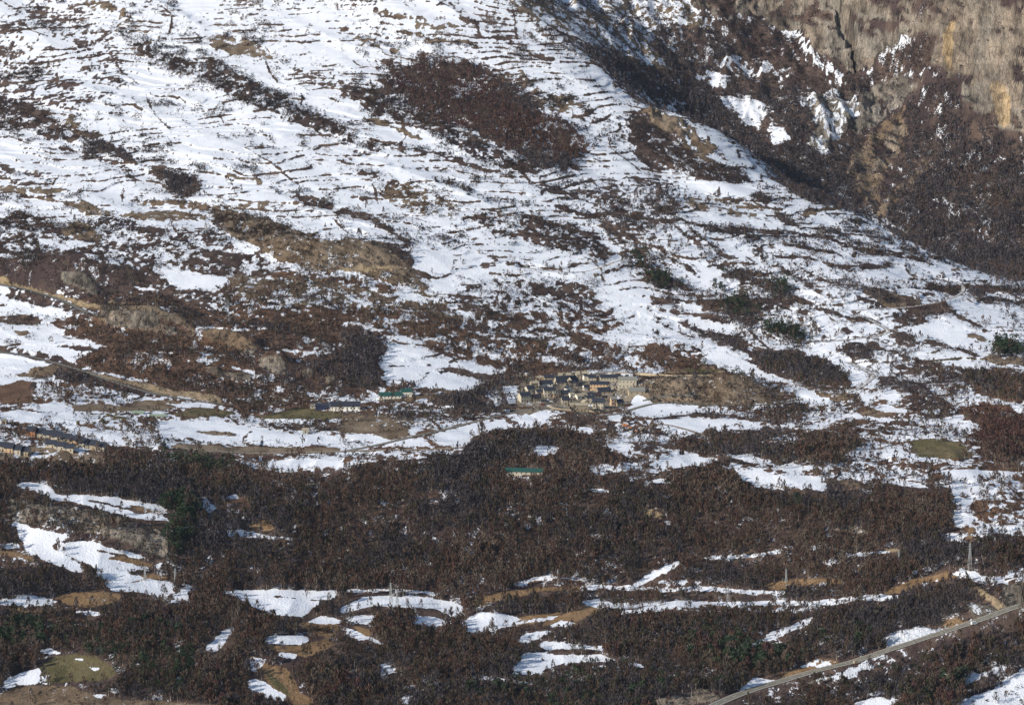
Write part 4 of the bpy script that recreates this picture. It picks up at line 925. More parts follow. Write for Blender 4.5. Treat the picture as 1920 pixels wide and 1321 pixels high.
# ------------------------------------------------------------------ vegetation
veg = NT('bare_twigs', .95, .05)
vc = veg.n('ShaderNodeAttribute', attribute_name='leaf_colour').outputs['Color']
vn_ = veg.noise(.9, 2, veg.n('ShaderNodeNewGeometry').outputs['Position'])
veg.l(veg.mix(1.0, vc, veg.mix(vn_, (.8, .8, .8), (1.22, 1.22, 1.22)), 'MULTIPLY'), veg.b.inputs['Base Color'])
TREEPAL = np.array([(.102,.072,.058),(.106,.063,.049),(.074,.064,.046),(.135,.106,.088),(.096,.051,.050),(.108,.086,.083),(.076,.067,.075),(.028,.048,.028),(.042,.062,.032),(.102,.094,.108)])
def tree_colours(K, x, y, r):
    n1 = fbm(x / 60, y / 80, 111, 3); u = r.random(len(x)) + n1 * 1.3
    c = np.zeros(len(x), int)
    m0 = (K == 0) | (K == 4)
    c = np.where(m0, np.select([u < .25, u < .5, u < .85], [6, 2, 0], np.where(u < 1.1, 1, 3)), c)
    c = np.where(K == 1, np.select([u < .3, u < .85], [1, 4], 0), c)
    c = np.where(K == 2, np.select([u < .35, u < .6, u < .85], [6, 5, 9], 0), c)
    pine = (K == 3) & (r.random(len(x)) < .85) | (K == 4) & ((r.random(len(x)) < .13) | (n1 > .28) & (r.random(len(x)) < .5))
    c = np.where(pine, 7 + (r.random(len(x)) < .35), c)
    c = np.where((K == 2) & (y > 4050) & (c == 0), 6, c)
    return TREEPAL[c] * np.array([.87, .84, .80]) * (1 + .4 * (r.random((len(x), 1)) - .5)), pine
def slivers(cx, cy, cz, hgt, rad, colr, M, r, wid=.16, up=.9, low=.25, pine=None):
    """M small pointed twig bunches spread through each crown's volume; one triangle each"""
    N = len(cx); th = r.random((N, M)) * 6.2832; t = r.random((N, M)) ** .8; rr = np.sqrt(r.random((N, M)))
    zt = low + (1 - low) * t                                            # relative height
    prof = np.sin(np.clip(zt * .86 + .17, 0, 1) * math.pi) ** .7
    if pine is not None: prof = np.where(pine[:, None], np.clip(1.12 - zt, .08, 1) * 1.0, prof)
    a = rr * rad[:, None] * prof; ox, oy = a * np.cos(th), a * np.sin(th)
    base = np.stack([cx[:, None] + ox * .8, cy[:, None] + oy * .8, cz[:, None] + hgt[:, None] * (zt - .08)], -1)
    L = hgt[:, None] * (.16 + .16 * r.random((N, M)))
    dr = np.stack([np.cos(th) * (.2 + .4 * rr), np.sin(th) * (.2 + .4 * rr), up * (.9 + r.random((N, M)))], -1) + .45 * (r.random((N, M, 3)) - .5)
    if pine is not None: dr[..., 2] = np.where(pine[:, None], -.15, dr[..., 2])
    dr /= np.linalg.norm(dr, axis=-1, keepdims=True)
    sd_ = np.cross(dr, r.random((N, M, 3)) - .5); sd_ /= np.linalg.norm(sd_, axis=-1, keepdims=True) + 1e-6
    Wd = (hgt * wid)[:, None, None] * (.6 + .6 * r.random((N, M, 1)))
    tip = base + dr * L[..., None]; mid = base + dr * L[..., None] * .35
    V = np.stack([base - sd_ * Wd * .3 + dr * 0, mid + sd_ * Wd * .7, tip - sd_ * Wd * .25], 2)
    c = np.repeat(colr[:, None, :], M, 1) * (.75 + .5 * r.random((N, M, 1)))
    return V.reshape(-1, 3), np.repeat(c.reshape(-1, 3), 3, 0)
def trunks(cx, cy, cz, hgt, colr, r, k=.022, top=.75):
    N = len(cx); a = np.array([0, 2.094, 4.189]); th = a[None, :] + r.random((N, 1)) * 6
    w_ = (hgt * k)[:, None]; bx = np.stack([cx[:, None] + w_ * np.cos(th), cy[:, None] + w_ * np.sin(th), np.repeat(cz[:, None] - .6, 3, 1)], -1)
    tp_ = np.stack([cx + (r.random(N) - .5) * hgt * .08, cy, cz + hgt * top], -1)
    V = np.stack([np.stack([bx[:, i], bx[:, (i + 1) % 3], tp_], 1) for i in range(3)], 1)
    return V.reshape(-1, 3), np.repeat(colr, 9, 0)
def tri_mesh(name, V, cc, mat):
    nv = len(V); me = bpy.data.meshes.new(name); me.vertices.add(nv); me.vertices.foreach_set('co', np.ascontiguousarray(V, np.float32).ravel())
    me.loops.add(nv); me.loops.foreach_set('vertex_index', np.arange(nv, dtype=np.int32))
    me.polygons.add(nv // 3); me.polygons.foreach_set('loop_start', np.arange(0, nv, 3, dtype=np.int32)); me.update(calc_edges=True)
    attr(me, 'leaf_colour', 'FLOAT_COLOR', np.c_[np.clip(cc, .004, 1), np.ones(nv)]); me.materials.append(mat)
    return me
area = (DD[1] - DD[0]) * (U[1] - U[0]) * Y
PXZ, PYZ = proj(X, Y, ZZ); runz = np.minimum.accumulate(PYZ, 0)
vis = (PYZ <= runz + 14) & (PXZ > -150) & (PXZ < 2070) & (PYZ < 1400) & (PYZ > -60)
def scatter(dens, r):
    p = dens * area; idx = np.nonzero((r.random(p.shape) < p) & vis)
    x = X[idx] + (r.random(len(idx[0])) - .5) * 2.6; y = Y[idx] + (r.random(len(idx[0])) - .5) * 2.2
    return idx, x, y, z_at(x, y)
EXCL = []                                             # building plots, kept free of trees: x, y, radius
# ------------------------------------------------------------------ buildings
def wallmat(name, a, b, rough=.9, sc=.9):
    m = NT(name, rough, .15); m.l(m.mix(m.noise(sc, 4, m.n('ShaderNodeTexCoord').outputs['Object'], .7), a, b), m.b.inputs['Base Color']); return m.m
M = dict(stone=wallmat('pale_stone', (.38, .335, .26), (.60, .54, .43)), tan=wallmat('tan_stone', (.32, .26, .18), (.47, .39, .28)), orange=wallmat('orange_render', (.48, .33, .20), (.62, .45, .30)),
         white=wallmat('white_render', (.70, .67, .58), (.84, .81, .72)), brown=wallmat('brown_wall', (.30, .14, .07), (.38, .19, .10)), slate=wallmat('slate', (.020, .025, .04), (.05, .055, .072), .6, 1.6),
         beige=wallmat('stone_slab_roof', (.30, .26, .19), (.42, .37, .28), .9, 1.6), grey=wallmat('grey_slab_roof', (.17, .17, .16), (.27, .265, .24), .9, 1.6),
         teal=wallmat('teal_sheet', (.016, .062, .056), (.028, .095, .084), .6, .3), snow=wallmat('roof_snow', (.75, .8, .88), (.85, .87, .9)), dark=wallmat('dark_opening', (.015, .015, .02), (.03, .03, .035), .5),
         glass=wallmat('window_glass', (.03, .04, .055), (.06, .07, .09), .15), wood=wallmat('dark_wood', (.08, .045, .025), (.14, .08, .045)), green=wallmat('green_film', (.20, .27, .20), (.28, .34, .27), .4),
         steel=wallmat('galvanised_steel', (.30, .31, .32), (.45, .46, .47), .5), tyre=wallmat('tyre_rubber', (.02, .02, .02), (.03, .03, .03)), blue=wallmat('dark_blue_sheet', (.02, .03, .07), (.04, .05, .10), .5),
         carw=wallmat('white_car_paint', (.8, .8, .8), (.85, .85, .85), .3), carr=wallmat('dark_red_car_paint', (.25, .04, .03), (.3, .05, .04), .3), clay=wallmat('orange_clay', (.55, .20, .07), (.72, .32, .14)))
def mesh_obj(name, V, Fc, mat, parent=None):
    me = bpy.data.meshes.new(name); me.from_pydata([tuple(v) for v in V], [], Fc); me.materials.append(mat); me.update()
    o = bpy.data.objects.new(name, me); C.objects.link(o); o.parent = parent; return o
def box(V, Fc, x0, x1, y0, y1, z0, z1):
    n0 = len(V); V += [(x, y, z_) for z_ in (z0, z1) for x, y in ((x0, y0), (x1, y0), (x1, y1), (x0, y1))]
    Fc += [tuple(n0 + i for i in f) for f in ((3, 2, 1, 0), (4, 5, 6, 7), (0, 1, 5, 4), (1, 2, 6, 5), (2, 3, 7, 6), (3, 0, 4, 7))]
def boxo(name, a, mat, parent):
    V, Fc = [], []; box(V, Fc, *a); return mesh_obj(name, V, Fc, mat, parent)
def ploc(px, py, dist=0):
    g_ = ground(px, py); return g_
def house(kind, px, py, w_, d_, h, rh, rot, wall, roof, label, cat='house', nx=3, ny=2, ridge='x', door=True, chim=True, group='stone houses of the village', ov=.45, gable_front=False, wmat='glass'):
    g_ = ploc(px, py); a = R(rot)
    e = bpy.data.objects.new(kind, None); C.objects.link(e)
    cx, cy = g_.x - math.sin(a) * d_ / 2 * 1, g_.y + math.cos(a) * d_ / 2
    e.location = (cx, cy, g_.z + .1); e.rotation_euler = (0, 0, a); tag(e, label, cat, group)
    EXCL.append((cx, cy, max(w_, d_) * .5))
    W2, D2 = w_ / 2, d_ / 2
    if ridge == 'x':
        V = [(-W2, -D2, -3), (W2, -D2, -3), (W2, D2, -3), (-W2, D2, -3), (-W2, -D2, h), (W2, -D2, h), (W2, D2, h), (-W2, D2, h), (-W2, 0, h + rh), (W2, 0, h + rh)]
        Fc = [(0, 1, 5, 4), (2, 3, 7, 6), (1, 2, 6, 9, 5), (3, 0, 4, 8, 7), (0, 3, 2, 1)]
        ends = [(-W2 - ov, W2 + ov)]
        s = rh / D2; pr = [(-D2 - ov, h - ov * s), (0, h + rh), (D2 + ov, h - ov * s)]
        RV = [(x, y, z_ + t) for x in ends[0] for t in (.06, .34) for y, z_ in pr]
    else:
        V = [(-W2, -D2, -3), (W2, -D2, -3), (W2, D2, -3), (-W2, D2, -3), (-W2, -D2, h), (W2, -D2, h), (W2, D2, h), (-W2, D2, h), (0, -D2, h + rh), (0, D2, h + rh)]
        Fc = [(0, 1, 5, 8, 4), (2, 3, 7, 9, 6), (1, 2, 6, 5), (3, 0, 4, 7), (0, 3, 2, 1)]
        s = rh / W2; pr = [(-W2 - ov, h - ov * s), (0, h + rh), (W2 + ov, h - ov * s)]
        RV = [(x, y, z_ + t) for y in (D2 + ov, -D2 - ov) for t in (.06, .34) for x, z_ in pr]
    mesh_obj('wall', V, Fc, M[wall], e)
    RF = [(3, 4, 10, 9), (4, 5, 11, 10), (1, 0, 6, 7), (2, 1, 7, 8), (0, 1, 4, 3), (1, 2, 5, 4), (7, 6, 9, 10), (8, 7, 10, 11), (0, 3, 9, 6), (5, 2, 8, 11)]
    ro = mesh_obj('roof', RV, RF, M[roof], e)
    if chim: boxo('chimney', (W2 * .45, W2 * .45 + .8, D2 * .1, D2 * .1 + .8, h + rh * .6, h + rh + 1.1), M['tan'], ro)
    ww = min(1.1, w_ / nx * .4) if nx else 0
    for i in range(nx):
        for j in range(ny):
            x = -W2 + w_ * (i + .5) / nx; z0 = h * (j + .38) / max(ny, 1)
            if door and j == 0 and i == nx // 2:
                boxo('door', (x - .6, x + .6, -D2 - .05, -D2 + .05, 0, 2.2), M['wood'], e); continue
            boxo('window', (x - ww / 2, x + ww / 2, -D2 - .04, -D2 + .05, z0, z0 + min(1.4, h / max(ny, 1) * .4)), M[wmat], e)
    return e
V1x = lambda x: 960 + x / 13.71; Vy = lambda y: 680 + y / 13.71; V2x = lambda x: 1080 + x / 13.71
H = house
H('stone_house', V2x(170), Vy(395), 14, 8, 4.2, 3, 8, 'stone', 'beige', 'pale house with a beige slab roof at the top edge of the village', nx=4, ny=1)
H('stone_house', V1x(1370), Vy(450), 14, 8, 5, 2.6, 10, 'stone', 'beige', 'cream house with a pale slab roof, behind the broad navy church roof', nx=4, ny=1)
H('stone_house', V1x(740), Vy(458), 11, 6, 2.8, 1.4, 6, 'orange', 'beige', 'low orange tan house at the top left corner of the village', nx=3, ny=1, chim=False)
H('stone_house', V1x(960), Vy(480), 11, 7, 4.4, 2.6, 8, 'tan', 'slate', 'tan house with a dark slate roof in the top row beside the low orange house', nx=3, ny=1)
H('stone_house', V2x(420), Vy(492), 9, 7, 5, 2.4, 6, 'stone', 'slate', 'square pale house with a slate roof left of the long row house', nx=3, ny=2)
H('tower_house', V2x(252), Vy(445), 4.5, 5, 5.2, 1.4, 20, 'white', 'slate', 'small bright white tower house between the top rows of the village', nx=1, ny=2, door=False, chim=False)
H('stone_house', V2x(640), Vy(470), 7, 7, 4, 2.2, 24, 'stone', 'grey', 'narrow house wedged against the left end of the long row house', nx=2, ny=1)
H('row_house', V2x(890), Vy(545), 23, 10, 7.4, 2.6, 4, 'stone', 'slate', 'long tan row house with a thin dark slate roof above the long orange house', nx=7, ny=2)
H('large_stone_house', V2x(1320), Vy(660), 20, 11, 9.6, 2.6, -4, 'stone', 'grey', 'big tall cream house with rows of tiny windows, at the right end of the village', nx=5, ny=2, door=False)
H('stone_house', V1x(600), Vy(640), 8, 7, 5, 1.8, 20, 'tan', 'beige', 'beige walled house with a pale roof on the left edge of the village', nx=2, ny=1)
H('stone_house', V1x(880), Vy(620), 15, 8, 3.6, 3.4, 14, 'white', 'slate', 'dark roofed house with a bright white gable end in the upper left of the village', nx=3, ny=1)
H('village_church', V1x(1360), Vy(600), 19, 12, 4.4, 6.4, 16, 'stone', 'slate', 'broad navy slate roof rising in the middle of the village', cat='church', nx=4, ny=1, group=None)
H('village_church', V1x(1650), Vy(580), 13, 10, 4.2, 6.0, 60, 'stone', 'slate', 'steep dark slate roof turned crosswise in the middle of the village', cat='church', nx=3, ny=1, group=None)
H('tower_house', V1x(1560), Vy(625), 6.5, 5, 5.4, 1.6, 15, 'stone', 'slate', 'buff tower house standing in front of the broad navy roofs', nx=3, ny=2, chim=False)
H('stone_house', V2x(600), Vy(690), 21, 9, 6.0, 2.6, -6, 'orange', 'slate', 'long orange tan house with a straight black roof in the centre right of the village', nx=6, ny=2)
H('stone_house', V2x(330), Vy(705), 10, 7, 3.4, 2.4, 22, 'white', 'slate', 'low cream house below the left end of the long orange house', nx=3, ny=1)
H('stone_house', V2x(990), Vy(690), 9, 7, 4.6, 2.0, -10, 'stone', 'grey', 'pale house tucked under the right end of the long row house', nx=3, ny=1, chim=False)
H('stone_barn', V2x(1570), Vy(835), 18, 9, 4.6, 3.4, 8, 'tan', 'grey', 'grey roofed stone barn apart at the right edge of the village beside a snow patch', cat='barn', nx=3, ny=1, chim=False, door=False)
H('stone_house', V2x(740), Vy(800), 15, 9, 3, 3.6, 14, 'tan', 'slate', 'house with a wide blue black roof below the long orange house', nx=3, ny=1)
H('stone_house', V1x(740), Vy(825), 9, 7, 3.4, 2.0, 14, 'stone', 'slate', 'small low house with a black roof between the white gabled house and the centre', nx=3, ny=1)
H('stone_house', V1x(980), Vy(885), 13, 9, 7.6, 2.8, 8, 'stone', 'slate', 'tall cream house with a short black roof in the left centre of the village', nx=4, ny=2)
H('stone_house', V1x(1140), Vy(900), 6, 7, 4.4, 2.2, 14, 'orange', 'grey', 'small yellowish house leaning on the tall cream house', nx=2, ny=1, chim=False)
H('stone_house', V1x(1390), Vy(890), 9, 8, 4, 3.6, 10, 'tan', 'slate', 'brown grey roofed house at the centre front of the village', nx=3, ny=1)
H('stone_house', V1x(1490), Vy(790), 7, 7, 5.6, 2.6, 28, 'white', 'slate', 'bright white gabled house in the very centre of the village', nx=2, ny=2, ridge='y')
H('tower_house', V1x(1555), Vy(922), 5, 5, 5, 1.2, 22, 'white', 'beige', 'narrow white house in front of the bright white gabled one', nx=1, ny=2, chim=False, door=False)
H('stone_house', V2x(490), Vy(915), 14, 8, 3, 3.0, 6, 'stone', 'slate', 'low grey walled house with a dark roof in the lower centre of the village', nx=4, ny=1)
H('stone_house', V2x(170), Vy(930), 13, 8, 3.2, 2.4, 30, 'white', 'beige', 'light brown roofed house with a white front in the lower centre of the village', nx=3, ny=1)
H('stone_house', V1x(365), Vy(1015), 12, 10, 7.2, 3.2, 24, 'stone', 'slate', 'tall house with a bright white gable at the left front corner of the village', nx=4, ny=2)
H('stone_house', V1x(500), Vy(770), 9, 9, 4.4, 3.2, 24, 'stone', 'slate', 'navy roofed house behind the corner house with the bright gable', nx=2, ny=1)
H('stone_house', V1x(655), Vy(1005), 8.5, 8, 4.6, 3.2, 22, 'tan', 'slate', 'smaller house beside the corner house, with a sloping navy roof', nx=2, ny=2)
H('stone_house', V1x(1385), Vy(1072), 8, 7, 5.4, 3.4, 12, 'stone', 'slate', 'small cream house with a steep purplish roof by the village street', nx=3, ny=2)
H('stone_house', V2x(365), Vy(1045), 8, 8, 6.2, 1.8, 8, 'stone', 'slate', 'square pale house behind the courtyard at the front of the village', nx=2, ny=2)
H('stone_house', V2x(560), Vy(1180), 12, 9, 6.8, 4.2, -12, 'stone', 'slate', 'big cream house with a dark roof at the right front of the village', nx=4, ny=2)
H('stone_house', V2x(270), Vy(1115), 6, 6, 4.4, 2.0, 30, 'orange', 'beige', 'little yellow gabled house beside the courtyard', nx=1, ny=1, ridge='y', chim=False)
H('tower_house', V2x(975), Vy(1105), 6, 6, 7.4, 2.0, 15, 'orange', 'grey', 'slim orange and cream house standing alone at the lower right of the village', nx=2, ny=2, chim=False)
H('stone_house', V2x(1150), Vy(1110), 9, 8, 3.6, 3.0, 30, 'tan', 'slate', 'shaded house with a blue black roof right of the slim orange house', nx=2, ny=1, chim=False)
H('stone_barn', V2x(95), Vy(1250), 19, 11, 6.2, 2.2, 10, 'tan', 'beige', 'broad tan barn with a pale slab roof at the very front of the village', cat='barn', nx=4, ny=1, chim=False)
H('stone_shed', V2x(370), Vy(1170), 8, 5, 2.2, 1.2, 6, 'stone', 'snow', 'low shed with snow on its roof in the front courtyard of the village', cat='shed', nx=2, ny=1, chim=False, group=None)
def wallrun(pxs, h, th, mat, label, cat='wall', name='stone_wall'):
    g_ = [ground(*p) for p in rd(pxs)]; V, Fc = [], []
    for i, v in enumerate(g_):
        t = (g_[min(i + 1, len(g_) - 1)] - g_[max(i - 1, 0)]); t.z = 0; t.normalize(); n_ = Vector((-t.y, t.x, 0)) * th / 2
        for s_ in (-1, 1):
            for zz in (-1.5, h): V.append(v + n_ * s_ + Vector((0, 0, zz)))
    for i in range(len(g_) - 1):
        a = 4 * i; b = a + 4; Fc += [(a, b, b + 1, a + 1), (a + 3, b + 3, b + 2, a + 2), (a + 1, b + 1, b + 3, a + 3)]
    Fc += [(0, 1, 3, 2), (4 * len(g_) - 4, 4 * len(g_) - 2, 4 * len(g_) - 1, 4 * len(g_) - 3)]
    tag(mesh_obj(name, V, Fc, M[mat]), label, cat)
wallrun("1098 769 1110 772 1124 773 1134 768", 1.5, .8, 'tan', 'tan stone courtyard wall in front of the big cream house')
wallrun("1026 762 1040 766 1055 768 1075 769", 1.1, .8, 'tan', 'tan retaining wall below the village street')
wallrun("962 706 975 705 988 704 998 703", 1.6, .8, 'stone', 'pale stone wall leading into the top left of the village')
wallrun("1205 752 1230 746 1265 741 1300 743", 1.4, .8, 'grey', 'grey stone wall along the snow field right of the village')
wallrun("1100 704 1140 699 1190 700 1260 705 1330 704", 1.4, .8, 'tan', 'long stone wall above the top row of the village')
# farm buildings
FG = None
H('white_barn', 647.5, 769, 32, 12, 4.2, 4.4, 2, 'white', 'slate', 'long white barn with a navy roof and dark doorways left of the village', cat='barn', nx=8, ny=1, door=False, chim=False, group=FG, wmat='dark')
H('open_shed', 604.5, 768, 15, 9, 4.4, 2.0, 2, 'blue', 'slate', 'dark blue open shed beside the long white barn', cat='shed', nx=3, ny=1, door=False, chim=False, group=FG, wmat='dark')
H('stone_hut', 586.5, 766, 5.5, 5, 3, 1.2, 5, 'stone', 'grey', 'tiny pale hut at the left end of the farm sheds', cat='hut', nx=1, ny=1, door=False, chim=False, group=FG)
H('green_roofed_barn', 732, 747.5, 24, 9, 3.4, 3.2, 7, 'white', 'teal', 'long cream barn with a low green roof below a snow field', cat='barn', nx=6, ny=1, door=False, chim=False, group=FG)
H('green_roofed_barn', 762, 744, 12, 9, 5.6, 2.6, 7, 'white', 'teal', 'taller cream block with a green roof at the right end of the low barn', cat='barn', nx=3, ny=1, door=False, chim=False, group=FG)
H('teal_barn', 982, 890, 37, 9, 3.0, 2.6, -7, 'stone', 'teal', 'long barn with a bright teal roof among the bare trees below the village', cat='barn', nx=8, ny=1, door=False, chim=False, group=FG)
H('stone_hut', 573, 812, 6, 5, 3.4, 1.6, 6, 'stone', 'beige', 'small stone hut alone beside a snow field left of the village road', cat='hut', nx=1, ny=1, chim=False, group=FG)
H('stone_hut', 7, 794, 5, 5, 3.2, 1.6, 6, 'orange', 'grey', 'small orange hut among bare trees at the far left edge', cat='hut', nx=1, ny=1, chim=False, group=FG)
H('grey_cottage', 843, 768, 8, 5, 2.4, 1.4, 8, 'grey', 'snow', 'low cottage with a snowy roof in scrub between the barns and the village', cat='cottage', nx=2, ny=1, chim=False, group=FG)
ords = ['first', 'second', 'third', 'fourth', 'fifth', 'sixth', 'seventh', 'eighth', 'ninth', 'tenth']
for i in range(9):
    H('terraced_house', 57 + 16.2 * i, 818 + 3.5 * i, 9.6, 11, 5.4 if i < 6 else 4.6, 4.0, -14 if i > 4 else -8, ['brown', 'stone', 'stone', 'stone', 'tan', 'orange', 'stone', 'tan', 'stone'][i], 'slate', '%s house counted from the left in the long slate roofed stepped row' % ords[i], cat='terraced house', nx=2, ny=2, group='terraced houses in the stepped row', chim=i % 2 == 0)
for i in range(3):
    H('terraced_house', 94 + 17 * i, 839 + 3.5 * i, 9.8, 9, 3.4, 3.6, -12, 'stone', 'slate', '%s of three low slate roofed houses in front of the long stepped row' % ['leftmost', 'middle', 'rightmost'][i], cat='terraced house', nx=2, ny=1, group='low houses in front of the stepped row', chim=False)
for i in range(4):
    H('terraced_house', 1 + 14.5 * i, 845 + 3.0 * i, 8.8, 10, 4.4, 3.8, -10, ['stone', 'orange', 'stone', 'tan'][i], 'slate', '%s house counted from the left in the short row below the stepped row' % ords[i], cat='terraced house', nx=2, ny=2, group='houses of the short lower row', chim=False)
def tunnel(px, py, L, Rr, rot, label):
    g_ = ground(px, py); V, Fc = [], []; n_ = 9
    for x in (-L / 2, L / 2):
        for i in range(n_): t = math.pi * i / (n_ - 1); V.append((x, -math.cos(t) * Rr, math.sin(t) * Rr * .75))
    for i in range(n_ - 1): Fc.append((i, n_ + i, n_ + i + 1, i + 1))
    Fc += [tuple(range(n_)), tuple(range(2 * n_ - 1, n_ - 1, -1))]
    e = bpy.data.objects.new('polytunnel', None); C.objects.link(e); e.location = (g_.x, g_.y + Rr, g_.z); e.rotation_euler = (0, 0, R(rot)); tag(e, label, 'polytunnel', 'green polytunnels in the fields')
    mesh_obj('cover', V, Fc, M['green'], e)
    for x in (-L / 2 - .03, L / 2 - .02): boxo('end_door', (x, x + .05, -.9, .9, 0, 1.9), M['dark'], e)
    EXCL.append((g_.x, g_.y + Rr, L * .5))
tunnel(258, 775, 13, 3.5, 4, 'pale green polytunnel, the left one of two in the fields above the estate')
tunnel(296, 781, 18, 3.2, 3, 'long pale green polytunnel, the right one of two in the fields')
# lattice pylons
def pylon(px, py, h, label, name='lattice_pylon', cat='pylon'):
    g_ = ground(px, py); e = bpy.data.objects.new(name, None); C.objects.link(e); e.location = g_; tag(e, label, cat, 'lattice pylons of the power line'); e.rotation_euler = (0, 0, .35)
    V, Fc = [], []
    def bar(a, b, t=.085):
        a, b = Vector(a), Vector(b); d = (b - a).normalized(); s = d.orthogonal().normalized() * t; u = d.cross(s); n0 = len(V)
        for c_ in (a, b):
            for q_ in (s + u, s - u, -s - u, -s + u): V.append(c_ + q_)
        for i in range(4): Fc.append((n0 + i, n0 + (i + 1) % 4, n0 + 4 + (i + 1) % 4, n0 + 4 + i))
    wf = lambda t: (.12 * h * (1 - t) ** 1.3 + .018 * h) * .5 + .12
    lev = [0, .16, .3, .42, .53, .63, .72, .8, .88, .95, 1]
    cr = [(-1, -1), (1, -1), (1, 1), (-1, 1)]
    for a, b in zip(lev[:-1], lev[1:]):
        for i in range(4):
            c0, c1 = cr[i], cr[(i + 1) % 4]; wa, wb = wf(a), wf(b); za, zb = a * h - (1 if a == 0 else 0), b * h
            bar((c0[0] * wa, c0[1] * wa, za), (c0[0] * wb, c0[1] * wb, zb)); bar((c0[0] * wa, c0[1] * wa, za), (c1[0] * wb, c1[1] * wb, zb), .05); bar((c1[0] * wa, c1[1] * wa, za), (c0[0] * wb, c0[1] * wb, zb), .05)
    mesh_obj('lattice_tower', V, Fc, M['steel'], e)
    for zz, L in ((.78, .13), (.88, .10), (.97, .07)):
        V, Fc = [], []
        for s_ in (-1, 1): bar((0, 0, zz * h + .6), (s_ * L * h, 0, zz * h), .08); bar((0, 0, zz * h - .3), (s_ * L * h, 0, zz * h), .08)
        mesh_obj('crossarm', V, Fc, M['steel'], e)
pylon(1818, 1067, 23, 'tall lattice pylon on the snow capped knoll at the right')
pylon(1865, 1036, 14, 'smaller lattice pylon on a bare mound behind the knoll at the right')
pylon(329, 1098, 16, 'lattice pylon at the right end of the snow field on the left')
pylon(272, 1087, 13, 'thin lattice pylon standing on the snow field at the left')
pylon(745, 1158, 25, 'tall lattice pylon in front of the long curved snow strip')
pylon(733, 1136, 21, 'lattice pylon directly behind the tall one on the long snow strip')
pylon(1046, 1092, 12, 'small lattice pylon in the wood near the centre, above the brown bank')
pylon(1474, 1091, 12, 'small lattice pylon beside the orange bank in the right wood')
pylon(1365, 1126, 13, 'lattice pylon between the two snowy tracks in the right wood')
pylon(1685, 1062, 15, 'pale lattice pylon in the wood left of the knoll')
# vehicles
def car(px, py, rot, paint, label, name='parked_car', cat='car', L=4.3, Wd=1.8, h=1.45, on=None):
    g_ = ground(px, py); e = bpy.data.objects.new(name, None); C.objects.link(e); e.location = (g_.x, g_.y, g_.z + (.28)); e.rotation_euler = (0, 0, R(rot)); tag(e, label, cat)
    a, b = L / 2, Wd / 2
    prof = [(-a, .3), (a, .3), (a, .75), (a * .55, .9), (a * .2, h), (-a * .75, h), (-a * .95, .95), (-a, .85)] if h < 2 else [(-a, .3), (a, .3), (a, 1.0), (a * .75, 1.2), (a * .5, h), (-a, h)]
    n_ = len(prof); V = [(x, s_ * b * (.88 if z_ > 1.1 and h < 2 else 1), z_) for s_ in (-1, 1) for x, z_ in prof]
    Fc = [tuple(range(n_)), tuple(range(2 * n_ - 1, n_ - 1, -1))] + [(i, n_ + i, n_ + (i + 1) % n_, (i + 1) % n_) for i in range(n_)]
    mesh_obj('body', V, Fc, M[paint], e)
    for s_ in (-1, 1):
        y0, y1 = sorted((s_ * b * .9, s_ * (b * .9 + .1 if h < 2 else b * 1.01 + .02)))
        boxo('side_window', (-a * .6, a * .2, y0, y1, h * .68, h * .92), M['glass'], e)
        for x in (-a * .62, a * .62):
            V, Fc = [], []
            for y in (s_ * b * .8, s_ * (b + .03)):
                for k in range(10): V.append((x + .34 * math.cos(k * .6283), y, .33 + .34 * math.sin(k * .6283)))
            Fc = [tuple(range(10)), tuple(range(19, 9, -1))] + [(k, 10 + k, 10 + (k + 1) % 10, (k + 1) % 10) for k in range(10)]
            mesh_obj('wheel', V, Fc, M['tyre'], e)
    return e
car(1826.5, 1170.5, 22, 'carw', 'white van driving on the grey main road at the bottom right', 'delivery_van', 'van', 5.4, 2.0, 2.4)
car(1034, 754, 5, 'carw', 'white car parked on the street at the left front of the village')
car(1017, 759, 10, 'carr', 'dark red car parked on the street below the corner house')
car(1592, 736, 20, 'carw', 'white car on the snowy bend of the road right of the village')
car(1606, 1243.5, 22, 'tan', 'small unidentified tan item on the grey main road, lower down the slope', 'small_tan_item', 'item', 5, 2.0, 2.3)  # unidentified tan blob, given a made-up vehicle shape
# stacks of building material by the track crossing
for (px, py, a, b, c_, m_, lab) in [(1172, 797, 5, 3, 2.0, 'clay', 'orange heap of clay tiles beside the track below the village'), (1180, 801, 4, 2.5, 1.4, 'clay', 'smaller orange tile stack right of the orange heap'),
                          (1184, 809, 5, 2.5, 1.6, 'white', 'pale stack of boards beside the track crossing'), (1192, 810, 3, 2.5, 2.2, 'clay', 'narrow orange stack at the end of the pale boards')]:
    g_ = ground(px, py); V, Fc = [], []; rr_ = random.Random(px)
    for k in range(7): x = -a / 2 + a * k / 7; box(V, Fc, x, x + a / 8, -b / 2 + rr_.random() * .4, b / 2 - rr_.random() * .4, -.4, c_ * (.6 + .4 * rr_.random()))
    o = mesh_obj('material_stack', V, Fc, M[m_]); o.location = g_; tag(o, lab, 'material stack', 'stacks of building material')
